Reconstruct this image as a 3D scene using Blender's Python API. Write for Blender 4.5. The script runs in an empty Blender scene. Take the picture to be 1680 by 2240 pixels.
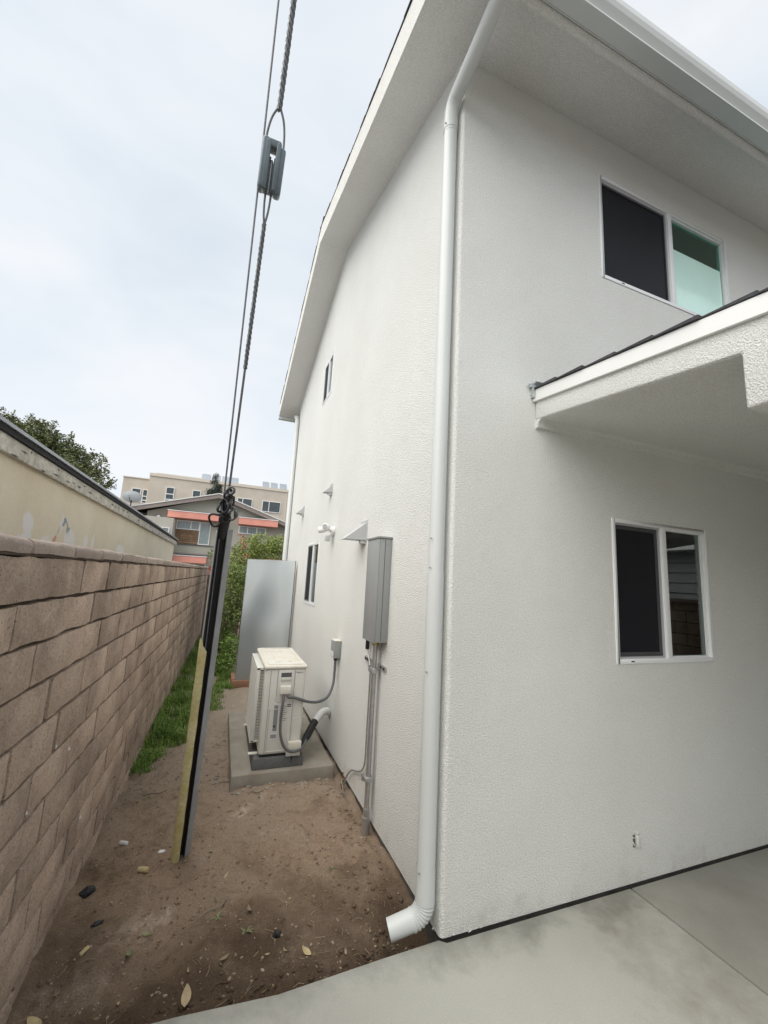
import bpy, bmesh, math, random
from mathutils import Vector, Matrix, noise
R = math.radians
rnd = random.Random(7)
SC = bpy.context.scene
COL = SC.collection

# ------------------------------------------------------------------ camera
CAM = Vector((-1.14456, -1.95650, 1.66289))
cd = bpy.data.cameras.new('camera')
cam = bpy.data.objects.new('camera', cd); COL.objects.link(cam)
rx = Vector((0.93040806, -0.36253098, 0.05396416))
ry = Vector((-0.1086036, -0.13206091, 0.98527416))
fz = Vector((0.35006585, 0.92256772, 0.16224271))
m = Matrix(((rx.x, ry.x, -fz.x, CAM.x), (rx.y, ry.y, -fz.y, CAM.y), (rx.z, ry.z, -fz.z, CAM.z), (0, 0, 0, 1)))
cam.matrix_world = m
cd.sensor_fit = 'HORIZONTAL'; cd.sensor_width = 36; cd.lens = 36 * 895.67 / 1680
cd.clip_start = 0.02; cd.clip_end = 2000
SC.camera = cam

# ------------------------------------------------------------------ world, sun, exposure
W = bpy.data.worlds.new('World'); SC.world = W; W.use_nodes = True
nt = W.node_tree; nt.nodes.clear()
N = nt.nodes.new; LK = nt.links.new
out = N('ShaderNodeOutputWorld'); mixs = N('ShaderNodeMixShader')
b1 = N('ShaderNodeBackground'); b2 = N('ShaderNodeBackground')
sky = N('ShaderNodeTexSky'); sky.sky_type = 'NISHITA'; sky.sun_disc = False
SUN_EL, SUN_AZ = R(50), R(-113)          # azimuth from +Y towards +X
sky.sun_elevation = SUN_EL; sky.sun_rotation = SUN_AZ
b1.inputs['Strength'].default_value = 0.1
LK(sky.outputs[0], b1.inputs[0])
tc = N('ShaderNodeTexCoord'); mp = N('ShaderNodeMapping'); mp.inputs['Scale'].default_value = (1.0, 1.0, 2.2)
n1 = N('ShaderNodeTexNoise'); n1.inputs['Scale'].default_value = 1.7; n1.inputs['Detail'].default_value = 4; n1.inputs['Roughness'].default_value = .52
n1.inputs['Distortion'].default_value = .35
cr = N('ShaderNodeValToRGB')
e = cr.color_ramp.elements
e[0].position = .33; e[0].color = (.71, .78, .85, 1)
e[1].position = .66; e[1].color = (.93, .945, .965, 1)
x = e.new(.5); x.color = (.83, .88, .925, 1)
LK(tc.outputs['Generated'], mp.inputs[0]); LK(mp.outputs[0], n1.inputs['Vector']); LK(n1.outputs[0], cr.inputs[0])
LK(cr.outputs[0], b2.inputs[0]); b2.inputs['Strength'].default_value = 0.45
mixs.inputs[0].default_value = .92
LK(b1.outputs[0], mixs.inputs[1]); LK(b2.outputs[0], mixs.inputs[2]); LK(mixs.outputs[0], out.inputs[0])

sd = bpy.data.lights.new('sun', 'SUN'); sd.energy = 1.5; sd.angle = R(75); sd.color = (1, .955, .87)
sun = bpy.data.objects.new('sun', sd); COL.objects.link(sun)
d = Vector((math.sin(SUN_AZ) * math.cos(SUN_EL), math.cos(SUN_AZ) * math.cos(SUN_EL), math.sin(SUN_EL)))
sun.rotation_euler = d.to_track_quat('Z', 'Y').to_euler(); sun.location = d * 30
SC.view_settings.view_transform = 'Standard'; SC.view_settings.look = 'None'
SC.view_settings.gamma = 1; SC.view_settings.exposure = 1.2; SC.view_settings.use_curve_mapping = False
SC.cycles.max_bounces = 8; SC.cycles.diffuse_bounces = 6; SC.cycles.transparent_max_bounces = 12

# ------------------------------------------------------------------ materials
def mat(name, col, rough=.8, metal=0, var=.08, vscale=3, bump=0, bscale=100, bdist=.004, spec=.5, col2=None, fine=0, fscale=60, island=0, objrand=0, coord='Object', bdetail=3):
    M = bpy.data.materials.new(name); M.use_nodes = True; t = M.node_tree
    P = t.nodes['Principled BSDF']; P.inputs['Roughness'].default_value = rough; P.inputs['Metallic'].default_value = metal
    P.inputs['Specular IOR Level'].default_value = spec
    nn = t.nodes.new; lk = t.links.new
    c = nn('ShaderNodeTexCoord'); src = c.outputs[coord]
    n = nn('ShaderNodeTexNoise'); n.inputs['Scale'].default_value = vscale; n.inputs['Detail'].default_value = 5; n.inputs['Roughness'].default_value = .6
    lk(src, n.inputs['Vector'])
    r = nn('ShaderNodeValToRGB'); r.color_ramp.elements[0].position = .3; r.color_ramp.elements[1].position = .7
    if col2 is None: a = [v * (1 - var) for v in col]; b = [min(1, v * (1 + var)) for v in col]
    else: a, b = col, col2
    r.color_ramp.elements[0].color = (*a, 1); r.color_ramp.elements[1].color = (*b, 1)
    lk(n.outputs[0], r.inputs[0]); cur = r.outputs[0]
    def mul(cur, fac_socket, lo, hi):
        mr = nn('ShaderNodeMapRange'); mr.inputs[1].default_value = .25 if fac_socket[1] else 0; mr.inputs[2].default_value = .75 if fac_socket[1] else 1
        mr.inputs[3].default_value = lo; mr.inputs[4].default_value = hi; lk(fac_socket[0], mr.inputs[0])
        h = nn('ShaderNodeVectorMath'); h.operation = 'SCALE'; lk(cur, h.inputs[0]); lk(mr.outputs[0], h.inputs['Scale']); return h.outputs[0]
    if fine:
        f = nn('ShaderNodeTexNoise'); f.inputs['Scale'].default_value = fscale; f.inputs['Detail'].default_value = 4; f.inputs['Roughness'].default_value = .7
        lk(src, f.inputs['Vector']); cur = mul(cur, (f.outputs[0], 1), 1 - fine, 1 + fine)
    if island:
        g = nn('ShaderNodeNewGeometry'); cur = mul(cur, (g.outputs['Random Per Island'], 0), 1 - island, 1 + island)
    if objrand:
        g = nn('ShaderNodeObjectInfo'); cur = mul(cur, (g.outputs['Random'], 0), 1 - objrand, 1 + objrand)
    lk(cur, P.inputs['Base Color'])
    if bump:
        bn = nn('ShaderNodeTexNoise'); bn.inputs['Scale'].default_value = bscale; bn.inputs['Detail'].default_value = bdetail; lk(src, bn.inputs['Vector'])
        bb = nn('ShaderNodeBump'); bb.inputs['Strength'].default_value = bump; bb.inputs['Distance'].default_value = bdist
        lk(bn.outputs[0], bb.inputs['Height']); lk(bb.outputs[0], P.inputs['Normal'])
    return M

def stucco(name, col, tint):
    M = mat(name, col, .92, var=.03, vscale=1.1, bump=.0, fine=.21, fscale=125, spec=.25, col2=tint)
    t = M.node_tree; nn = t.nodes.new; lk = t.links.new; P = t.nodes['Principled BSDF']
    c = nn('ShaderNodeTexCoord')
    v = nn('ShaderNodeTexNoise'); v.inputs['Scale'].default_value = 135; v.inputs['Detail'].default_value = 4; v.inputs['Distortion'].default_value = .25
    w = nn('ShaderNodeTexNoise'); w.inputs['Scale'].default_value = 2.2; w.inputs['Detail'].default_value = 4
    lk(c.outputs['Object'], v.inputs['Vector']); lk(c.outputs['Object'], w.inputs['Vector'])
    r = nn('ShaderNodeMapRange'); r.inputs[1].default_value = .4; r.inputs[2].default_value = .66; lk(v.outputs[0], r.inputs[0])
    b1 = nn('ShaderNodeBump'); b1.inputs['Strength'].default_value = .8; b1.inputs['Distance'].default_value = .0045; lk(r.outputs[0], b1.inputs['Height'])
    b2 = nn('ShaderNodeBump'); b2.inputs['Strength'].default_value = .35; b2.inputs['Distance'].default_value = .02; lk(w.outputs[0], b2.inputs['Height'])
    lk(b2.outputs[0], b1.inputs['Normal']); lk(b1.outputs[0], P.inputs['Normal'])
    # patchy mud splash low on the walls
    g = nn('ShaderNodeNewGeometry'); sx = nn('ShaderNodeSeparateXYZ'); lk(g.outputs['Position'], sx.inputs[0])
    n = nn('ShaderNodeTexNoise'); n.inputs['Scale'].default_value = 7; n.inputs['Detail'].default_value = 9; n.inputs['Roughness'].default_value = .75; lk(g.outputs['Position'], n.inputs['Vector'])
    z = nn('ShaderNodeMapRange'); z.inputs[1].default_value = .22; z.inputs[2].default_value = 0; z.inputs[3].default_value = 0; z.inputs[4].default_value = .16; lk(sx.outputs[2], z.inputs[0])
    a = nn('ShaderNodeMath'); a.operation = 'ADD'; lk(z.outputs[0], a.inputs[0]); lk(n.outputs[0], a.inputs[1])
    f = nn('ShaderNodeMapRange'); f.inputs[1].default_value = .60; f.inputs[2].default_value = .80; f.inputs[3].default_value = 0; f.inputs[4].default_value = .3; lk(a.outputs[0], f.inputs[0])
    cur = P.inputs['Base Color'].links[0].from_socket; mx = nn('ShaderNodeMix'); mx.data_type = 'RGBA'; mx.inputs['B'].default_value = (.42, .38, .33, 1); lk(f.outputs[0], mx.inputs['Factor']); lk(cur, mx.inputs['A']); lk(mx.outputs['Result'], P.inputs['Base Color'])
    return M

M = {}
M['stucco'] = stucco('white_stucco', (.755, .755, .725), (.81, .815, .79))
M['soffit'] = stucco('soffit_stucco', (.80, .785, .75), (.84, .83, .80))
M['paint'] = mat('white_trim_paint', (.80, .80, .79), .45, var=.02)
M['gutter'] = mat('white_gutter_enamel', (.62, .64, .63), .32, var=.02, vscale=2, bump=.1, bscale=6, bdist=.004)
M['vinyl'] = mat('white_vinyl', (.82, .83, .84), .35, var=.015)
M['shingle'] = mat('asphalt_shingle', (.055, .056, .062), .95, var=.3, vscale=30, bump=.8, bscale=300, fine=.5, fscale=250, objrand=.2)
M['ventgrey'] = mat('dull_white_vent_metal', (.50, .51, .51), .5, var=.05)
M['found'] = mat('foundation_concrete', (.10, .095, .088), .95, var=.3, vscale=8, bump=.8, bscale=40, bdist=.01)
M['mortar'] = mat('block_mortar', (.10, .073, .058), .95, var=.25, vscale=6, bump=.7, bscale=90, bdist=.006)
M['capmat'] = mat('cap_block_face', (.37, .30, .255), .93, var=.18, vscale=4, bump=.6, bscale=60, bdist=.006, fine=.3, fscale=130, objrand=.14)
M['garfascia'] = mat('weathered_fascia_wood', (.42, .39, .33), .9, col2=(.70, .67, .60), vscale=6, bump=.6, bscale=30, bdist=.01, fine=.3, fscale=30)
M['black'] = mat('black_plastic', (.012, .012, .014), .5, var=.2)
M['tar'] = mat('black_roofing_edge', (.02, .02, .022), .8, var=.2)
M['guardgrey'] = mat('grey_guard_edge', (.32, .33, .34), .55, var=.12, vscale=12)
M['guardside'] = mat('dark_guard_side', (.035, .037, .042), .45, var=.2, vscale=10)
M['yellow'] = mat('faded_yellow_guard', (.50, .43, .17), .6, col2=(.72, .66, .40), vscale=5, fine=.15, fscale=40)
M['steel'] = mat('galvanised_wire_steel', (.16, .165, .175), .45, .6, var=.2, vscale=40)
M['wirelite'] = mat('grey_wire', (.20, .205, .22), .5, .5, var=.15, vscale=40)
M['porcelain'] = mat('grey_glazed_porcelain', (.14, .175, .20), .22, var=.15, vscale=12)
M['boxgrey'] = mat('grey_enamel', (.29, .30, .30), .42, .0, var=.03, vscale=3)
M['boxgrey2'] = mat('grey_box_enamel', (.29, .305, .295), .42, var=.04)
M['acbeige'] = mat('ivory_appliance_enamel', (.63, .62, .575), .42, var=.03, vscale=3, fine=.03)
M['actop'] = mat('ivory_lid_with_dust', (.72, .71, .66), .5, col2=(.64, .59, .49), vscale=7, fine=.08, fscale=20)
M['rubbergrey'] = mat('grey_rubber_cable', (.11, .115, .12), .55, var=.1)
M['pipewrap'] = mat('white_pipe_wrap', (.66, .66, .65), .5, var=.06, bump=.4, bscale=25, bdist=.01)
M['conduit'] = mat('galvanised_conduit', (.48, .48, .475), .35, .75, var=.15, vscale=20)
M['slab'] = mat('pad_concrete', (.235, .205, .165), .95, col2=(.33, .305, .26), vscale=5, bump=.4, bscale=50, fine=.12, fscale=90)
M['riser'] = mat('dark_concrete_riser', (.105, .105, .105), .95, var=.2, vscale=8, bump=.5, bscale=90, fine=.2)
M['redwood'] = mat('reddish_wood', (.27, .14, .085), .85, col2=(.36, .20, .13), vscale=6, fine=.2, fscale=40)
M['bark'] = mat('grey_bark', (.22, .20, .17), .9, var=.25, vscale=10, bump=.6, bscale=40)
M['leaf'] = mat('shrub_leaves', (.10, .16, .035), .6, col2=(.21, .26, .07), vscale=2.2, island=.45)
M['leafdark'] = mat('dark_leaves', (.075, .10, .032), .6, col2=(.19, .20, .075), vscale=1.2, island=.45)
M['leafyellow'] = mat('bright_shrub_leaves', (.18, .25, .045), .6, col2=(.30, .34, .10), vscale=3, island=.35)
M['needle'] = mat('conifer_needles', (.045, .062, .05), .7, var=.2, island=.4)
M['grass'] = mat('green_grass', (.11, .21, .03), .6, col2=(.22, .32, .06), vscale=3, island=.4)
M['redflower'] = mat('red_blossom', (.45, .05, .03), .6, var=.1, island=.3)
M['dryleaf'] = mat('dry_leaf', (.34, .27, .17), .8, var=.15, vscale=40, objrand=.35)
M['greenleaf'] = mat('fallen_green_leaf', (.19, .20, .10), .6, var=.15, vscale=40, objrand=.3)
M['white'] = mat('white_plastic', (.72, .72, .70), .4)
M['chip'] = mat('yellow_wood_chip', (.50, .40, .22), .8, var=.15, vscale=60)
M['pebble'] = mat('pebble_stone', (.24, .185, .135), .9, var=.2, island=.5, bump=.4, bscale=150)
M['clod'] = mat('dirt_clod', (.10, .072, .05), .98, var=.2, vscale=30, island=.3, bump=.9, bscale=90, bdist=.01)
M['greywall'] = mat('grey_green_render', (.40, .39, .335), .9, var=.05, vscale=.8)
M['greywall2'] = mat('grey_green_render_band', (.50, .48, .43), .9, var=.05, vscale=.8)
M['coral'] = mat('coral_awning_board', (.78, .34, .27), .7, var=.1, vscale=1.5)
M['roofgrey'] = mat('mauve_grey_bargeboard', (.30, .255, .24), .8, var=.08)
M['roofdark'] = mat('dark_roof_felt', (.10, .10, .11), .9, var=.2)
M['darkwood'] = mat('brown_slat_wood', (.17, .105, .06), .8, col2=(.27, .18, .11), vscale=2, fine=.3, fscale=8, objrand=.2)
M['apt'] = mat('beige_render', (.56, .505, .43), .9, var=.10, vscale=.35, fine=.05, fscale=2)
M['apt2'] = mat('cream_parapet_render', (.66, .60, .52), .9, var=.05, vscale=.4)
M['panelcell'] = mat('pale_collector_glass', (.30, .34, .39), .25, var=.06, vscale=1)
M['farglass'] = mat('far_window_glass', (.045, .06, .065), .08, var=.3, vscale=2, spec=.8)
M['curtainglass'] = mat('curtained_window_glass', (.25, .31, .32), .12, var=.12, vscale=3, spec=.8)
M['screen'] = mat('insect_screen_mesh', (.010, .010, .014), .55, var=.1, fine=.2, fscale=900, spec=.25)
M['screenframe'] = mat('dark_screen_frame', (.06, .062, .065), .5)
M['sashgrey'] = mat('grey_sash', (.42, .43, .45), .4)
M['mint'] = mat('pale_mint_film', (.66, .95, .86), .10, var=.03, vscale=3, spec=1.0)
M['curtain'] = mat('pale_curtain', (.30, .36, .34), .9, var=.1)
M['room'] = mat('room_wall', (.25, .25, .24), .9)
M['siding'] = mat('grey_siding', (.25, .26, .26), .8, var=.06)
M['fencewood'] = mat('weathered_fence_board', (.13, .10, .075), .9, col2=(.22, .175, .13), vscale=5, fine=.3, fscale=20, objrand=.25)
M['label'] = mat('grey_label_print', (.23, .24, .25), .5, var=.1)
M['labelwhite'] = mat('white_label', (.7, .7, .7), .5)
M['slotdark'] = mat('dark_slot', (.02, .02, .02), .8)
M['copper'] = mat('copper_wire', (.35, .15, .08), .4, .8)
M['brass'] = mat('brass_fitting', (.5, .38, .15), .35, .9)
M['flash'] = mat('crumpled_flashing_metal', (.55, .60, .60), .35, .6, var=.2, vscale=20, bump=1, bscale=25, bdist=.02)
M['metalroof'] = mat('grey_drip_edge', (.40, .42, .45), .5, .3, var=.08)
M['dish'] = mat('dish_grey', (.38, .40, .42), .5)
M['farground'] = mat('far_dirt_ground', (.13, .105, .08), .95, col2=(.18, .15, .12), vscale=.6, fine=.2, fscale=6)

def glass(name, tint, mixf):
    g = bpy.data.materials.new(name); g.use_nodes = True; t = g.node_tree; t.nodes.clear()
    o = t.nodes.new('ShaderNodeOutputMaterial'); mx = t.nodes.new('ShaderNodeMixShader'); gl = t.nodes.new('ShaderNodeBsdfGlossy'); tr = t.nodes.new('ShaderNodeBsdfTransparent')
    gl.inputs['Roughness'].default_value = .015; gl.inputs['Color'].default_value = (*tint[0], 1); tr.inputs['Color'].default_value = (*tint[1], 1)
    fr = t.nodes.new('ShaderNodeFresnel'); fr.inputs[0].default_value = 1.5
    mr = t.nodes.new('ShaderNodeMapRange'); mr.inputs[1].default_value = 0; mr.inputs[2].default_value = 1; mr.inputs[3].default_value = mixf; mr.inputs[4].default_value = 1
    t.links.new(fr.outputs[0], mr.inputs[0]); t.links.new(mr.outputs[0], mx.inputs[0]); t.links.new(tr.outputs[0], mx.inputs[1]); t.links.new(gl.outputs[0], mx.inputs[2]); t.links.new(mx.outputs[0], o.inputs[0])
    return g
M['glass'] = glass('window_glass', ((.9, .95, .95), (.60, .68, .65)), .09)
M['greenglass'] = glass('green_tinted_glass', ((.70, .95, .85), (.55, .85, .75)), .10)

# galvanised sheet
g = mat('galvanised_sheet', (.70, .76, .79), .33, .92, var=.05, vscale=2, bump=.12, bscale=3, bdist=.02)
t = g.node_tree; P = t.nodes['Principled BSDF']
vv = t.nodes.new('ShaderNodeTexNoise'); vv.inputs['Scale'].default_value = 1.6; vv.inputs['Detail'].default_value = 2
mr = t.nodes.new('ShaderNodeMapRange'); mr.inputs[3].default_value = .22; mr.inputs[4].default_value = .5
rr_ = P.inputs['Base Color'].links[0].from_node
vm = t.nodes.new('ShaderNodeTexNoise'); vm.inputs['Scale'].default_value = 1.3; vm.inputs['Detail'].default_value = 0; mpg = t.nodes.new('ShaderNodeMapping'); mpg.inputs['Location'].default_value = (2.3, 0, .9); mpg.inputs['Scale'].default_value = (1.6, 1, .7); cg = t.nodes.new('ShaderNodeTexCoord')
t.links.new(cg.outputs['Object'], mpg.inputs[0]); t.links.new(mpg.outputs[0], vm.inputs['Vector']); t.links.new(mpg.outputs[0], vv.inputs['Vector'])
rg = t.nodes.new('ShaderNodeValToRGB'); rg.color_ramp.elements[0].position = .36; rg.color_ramp.elements[0].color = (.46, .50, .53, 1); rg.color_ramp.elements[1].position = .62; rg.color_ramp.elements[1].color = (.80, .85, .87, 1)  # broad tones: smears, plus reflections of darker things put into the colour
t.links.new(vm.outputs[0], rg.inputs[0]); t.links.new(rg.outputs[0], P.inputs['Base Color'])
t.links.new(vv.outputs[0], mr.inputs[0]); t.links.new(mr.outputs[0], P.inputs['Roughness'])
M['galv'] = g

# block face: brown-pink, per object tone, stains, white flecks
def blockmat():
    b = mat('split_face_block', (.40, .30, .235), .93, col2=(.57, .45, .365), vscale=3.2, bump=0, fine=.24, fscale=75, objrand=.16, spec=.2)
    t = b.node_tree; nn = t.nodes.new; lk = t.links.new; P = t.nodes['Principled BSDF']
    cur = P.inputs['Base Color'].links[0].from_socket
    c = nn('ShaderNodeTexCoord'); geo = nn('ShaderNodeNewGeometry')
    # dark wet stain patches in world space
    s = nn('ShaderNodeTexNoise'); s.inputs['Scale'].default_value = 1.7; s.inputs['Detail'].default_value = 6; s.inputs['Roughness'].default_value = .7; lk(geo.outputs['Position'], s.inputs['Vector'])
    r = nn('ShaderNodeMapRange'); r.inputs[1].default_value = .46; r.inputs[2].default_value = .68; r.inputs[3].default_value = 0; r.inputs[4].default_value = .6; lk(s.outputs[0], r.inputs[0])
    m1 = nn('ShaderNodeMix'); m1.data_type = 'RGBA'; m1.inputs['B'].default_value = (.115, .085, .065, 1); lk(r.outputs[0], m1.inputs['Factor']); lk(cur, m1.inputs['A'])
    # small pits
    pz = nn('ShaderNodeTexNoise'); pz.inputs['Scale'].default_value = 110; pz.inputs['Detail'].default_value = 2; lk(geo.outputs['Position'], pz.inputs['Vector'])
    r2 = nn('ShaderNodeMapRange'); r2.inputs[1].default_value = .36; r2.inputs[2].default_value = .30; r2.inputs[3].default_value = 0; r2.inputs[4].default_value = .8; lk(pz.outputs[0], r2.inputs[0])
    m2 = nn('ShaderNodeMix'); m2.data_type = 'RGBA'; m2.inputs['B'].default_value = (.07, .05, .04, 1); lk(r2.outputs[0], m2.inputs['Factor']); lk(m1.outputs['Result'], m2.inputs['A'])
    # white mortar flecks
    w = nn('ShaderNodeTexNoise'); w.inputs['Scale'].default_value = 42; w.inputs['Detail'].default_value = 3; lk(geo.outputs['Position'], w.inputs['Vector'])
    r3 = nn('ShaderNodeMapRange'); r3.inputs[1].default_value = .735; r3.inputs[2].default_value = .76; lk(w.outputs[0], r3.inputs[0])
    m3 = nn('ShaderNodeMix'); m3.data_type = 'RGBA'; m3.inputs['B'].default_value = (.60, .57, .53, 1); lk(r3.outputs[0], m3.inputs['Factor']); lk(m2.outputs['Result'], m3.inputs['A'])
    lk(m3.outputs['Result'], P.inputs['Base Color'])
    bb = nn('ShaderNodeBump'); bb.inputs['Strength'].default_value = .6; bb.inputs['Distance'].default_value = .006; lk(pz.outputs[0], bb.inputs['Height'])
    b3 = nn('ShaderNodeTexNoise'); b3.inputs['Scale'].default_value = 22; b3.inputs['Detail'].default_value = 4; lk(geo.outputs['Position'], b3.inputs['Vector'])
    bc = nn('ShaderNodeBump'); bc.inputs['Strength'].default_value = .5; bc.inputs['Distance'].default_value = .012; lk(b3.outputs[0], bc.inputs['Height']); lk(bc.outputs[0], bb.inputs['Normal'])
    lk(bb.outputs[0], P.inputs['Normal'])
    return b
M['block'] = blockmat()

def dirtmat():
    b = bpy.data.materials.new('alley_dirt'); b.use_nodes = True; t = b.node_tree; nn = t.nodes.new; lk = t.links.new; P = t.nodes['Principled BSDF']
    P.inputs['Roughness'].default_value = .97; P.inputs['Specular IOR Level'].default_value = .15
    geo = nn('ShaderNodeNewGeometry')
    def nz(s, d, ro=.6):
        n = nn('ShaderNodeTexNoise'); n.inputs['Scale'].default_value = s; n.inputs['Detail'].default_value = d; n.inputs['Roughness'].default_value = ro; lk(geo.outputs['Position'], n.inputs['Vector']); return n
    a = nz(2.3, 9, .68); r = nn('ShaderNodeValToRGB'); e = r.color_ramp.elements
    e[0].position = .30; e[0].color = (.15, .10, .065, 1); e[1].position = .68; e[1].color = (.52, .42, .33, 1)
    q = e.new(.47); q.color = (.30, .22, .155, 1); q = e.new(.58); q.color = (.30, .225, .165, 1)
    lk(a.outputs[0], r.inputs[0])
    # greyer and lighter farther down the alley, damp and dark by the paving
    sx = nn('ShaderNodeSeparateXYZ'); lk(geo.outputs['Position'], sx.inputs[0])
    ad = nn('ShaderNodeMath'); ad.operation = 'ADD'; k = nz(2.5, 5); ks = nn('ShaderNodeMath'); ks.operation = 'MULTIPLY'; ks.inputs[1].default_value = 1.4; lk(k.outputs[0], ks.inputs[0]); lk(sx.outputs[1], ad.inputs[0]); lk(ks.outputs[0], ad.inputs[1])
    m1 = nn('ShaderNodeMapRange'); m1.inputs[1].default_value = 1.6; m1.inputs[2].default_value = 4.2; m1.inputs[3].default_value = 0; m1.inputs[4].default_value = .75; lk(ad.outputs[0], m1.inputs[0])
    c1 = nn('ShaderNodeMix'); c1.data_type = 'RGBA'; c1.inputs['B'].default_value = (.36, .31, .255, 1); lk(m1.outputs[0], c1.inputs['Factor']); lk(r.outputs[0], c1.inputs['A'])
    m2 = nn('ShaderNodeMapRange'); m2.inputs[1].default_value = 1.45; m2.inputs[2].default_value = .90; m2.inputs[3].default_value = 0; m2.inputs[4].default_value = .88; lk(ad.outputs[0], m2.inputs[0])
    c2 = nn('ShaderNodeMix'); c2.data_type = 'RGBA'; c2.inputs['B'].default_value = (.075, .05, .033, 1); lk(m2.outputs[0], c2.inputs['Factor']); lk(c1.outputs['Result'], c2.inputs['A'])
    f = nz(140, 4, .75); m3 = nn('ShaderNodeMapRange'); m3.inputs[1].default_value = .25; m3.inputs[2].default_value = .75; m3.inputs[3].default_value = .62; m3.inputs[4].default_value = 1.35; lk(f.outputs[0], m3.inputs[0])
    h = nn('ShaderNodeVectorMath'); h.operation = 'SCALE'; lk(c2.outputs['Result'], h.inputs[0]); lk(m3.outputs[0], h.inputs['Scale']); lk(h.outputs[0], P.inputs['Base Color'])
    b1 = nn('ShaderNodeBump'); b1.inputs['Strength'].default_value = 1; b1.inputs['Distance'].default_value = .018; n2 = nz(30, 6, .7); lk(n2.outputs[0], b1.inputs['Height'])
    b2 = nn('ShaderNodeBump'); b2.inputs['Strength'].default_value = .6; b2.inputs['Distance'].default_value = .005; lk(f.outputs[0], b2.inputs['Height']); lk(b1.outputs[0], b2.inputs['Normal']); lk(b2.outputs[0], P.inputs['Normal'])
    return b
M['dirt'] = dirtmat()

def pavemat(nm='paving_concrete', ca=(.41, .405, .365), cb=(.47, .465, .425)):
    b = mat(nm, ca, .88, col2=cb, vscale=1.3, fine=.16, fscale=190, spec=.3, coord='Object', bump=.25, bscale=160, bdist=.003)
    t = b.node_tree; nn = t.nodes.new; lk = t.links.new; P = t.nodes['Principled BSDF']; cur = P.inputs['Base Color'].links[0].from_socket
    geo = nn('ShaderNodeNewGeometry'); sx = nn('ShaderNodeSeparateXYZ'); lk(geo.outputs['Position'], sx.inputs[0])
    n = nn('ShaderNodeTexNoise'); n.inputs['Scale'].default_value = 3.2; n.inputs['Detail'].default_value = 8; n.inputs['Roughness'].default_value = .7; lk(geo.outputs['Position'], n.inputs['Vector'])
    # brown water stains beside the control joint at x = 1.24
    ab = nn('ShaderNodeMath'); ab.operation = 'SUBTRACT'; ab.inputs[1].default_value = 1.05; lk(sx.outputs[0], ab.inputs[0]); ab2 = nn('ShaderNodeMath'); ab2.operation = 'ABSOLUTE'; lk(ab.outputs[0], ab2.inputs[0])
    mr = nn('ShaderNodeMapRange'); mr.inputs[1].default_value = .75; mr.inputs[2].default_value = .0; mr.inputs[3].default_value = 0; mr.inputs[4].default_value = .34; lk(ab2.outputs[0], mr.inputs[0])
    s = nn('ShaderNodeMath'); s.operation = 'ADD'; lk(mr.outputs[0], s.inputs[0]); lk(n.outputs[0], s.inputs[1])
    m2 = nn('ShaderNodeMapRange'); m2.inputs[1].default_value = .68; m2.inputs[2].default_value = .98; m2.inputs[3].default_value = 0; m2.inputs[4].default_value = .8; lk(s.outputs[0], m2.inputs[0])
    c = nn('ShaderNodeMix'); c.data_type = 'RGBA'; c.inputs['B'].default_value = (.28, .26, .22, 1); lk(m2.outputs[0], c.inputs['Factor']); lk(cur, c.inputs['A'])
    # damp band along the house
    m4 = nn('ShaderNodeMapRange'); m4.inputs[1].default_value = -.28; m4.inputs[2].default_value = .0; m4.inputs[3].default_value = 0; m4.inputs[4].default_value = .38; lk(sx.outputs[1], m4.inputs[0])
    s4 = nn('ShaderNodeMath'); s4.operation = 'ADD'; lk(m4.outputs[0], s4.inputs[0]); lk(n.outputs[0], s4.inputs[1])
    m5 = nn('ShaderNodeMapRange'); m5.inputs[1].default_value = .68; m5.inputs[2].default_value = .98; m5.inputs[3].default_value = 0; m5.inputs[4].default_value = .8; lk(s4.outputs[0], m5.inputs[0])
    c3 = nn('ShaderNodeMix'); c3.data_type = 'RGBA'; c3.inputs['B'].default_value = (.23, .23, .205, 1); lk(m5.outputs[0], c3.inputs['Factor']); lk(c.outputs['Result'], c3.inputs['A'])
    lk(c3.outputs['Result'], P.inputs['Base Color'])
    return b
M['pave'] = pavemat(); M['pave_shade'] = pavemat('shaded_paving_concrete', (.23, .225, .20), (.33, .325, .295))  # second mix is a darker copy, carrying porch shade in its colour

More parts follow.
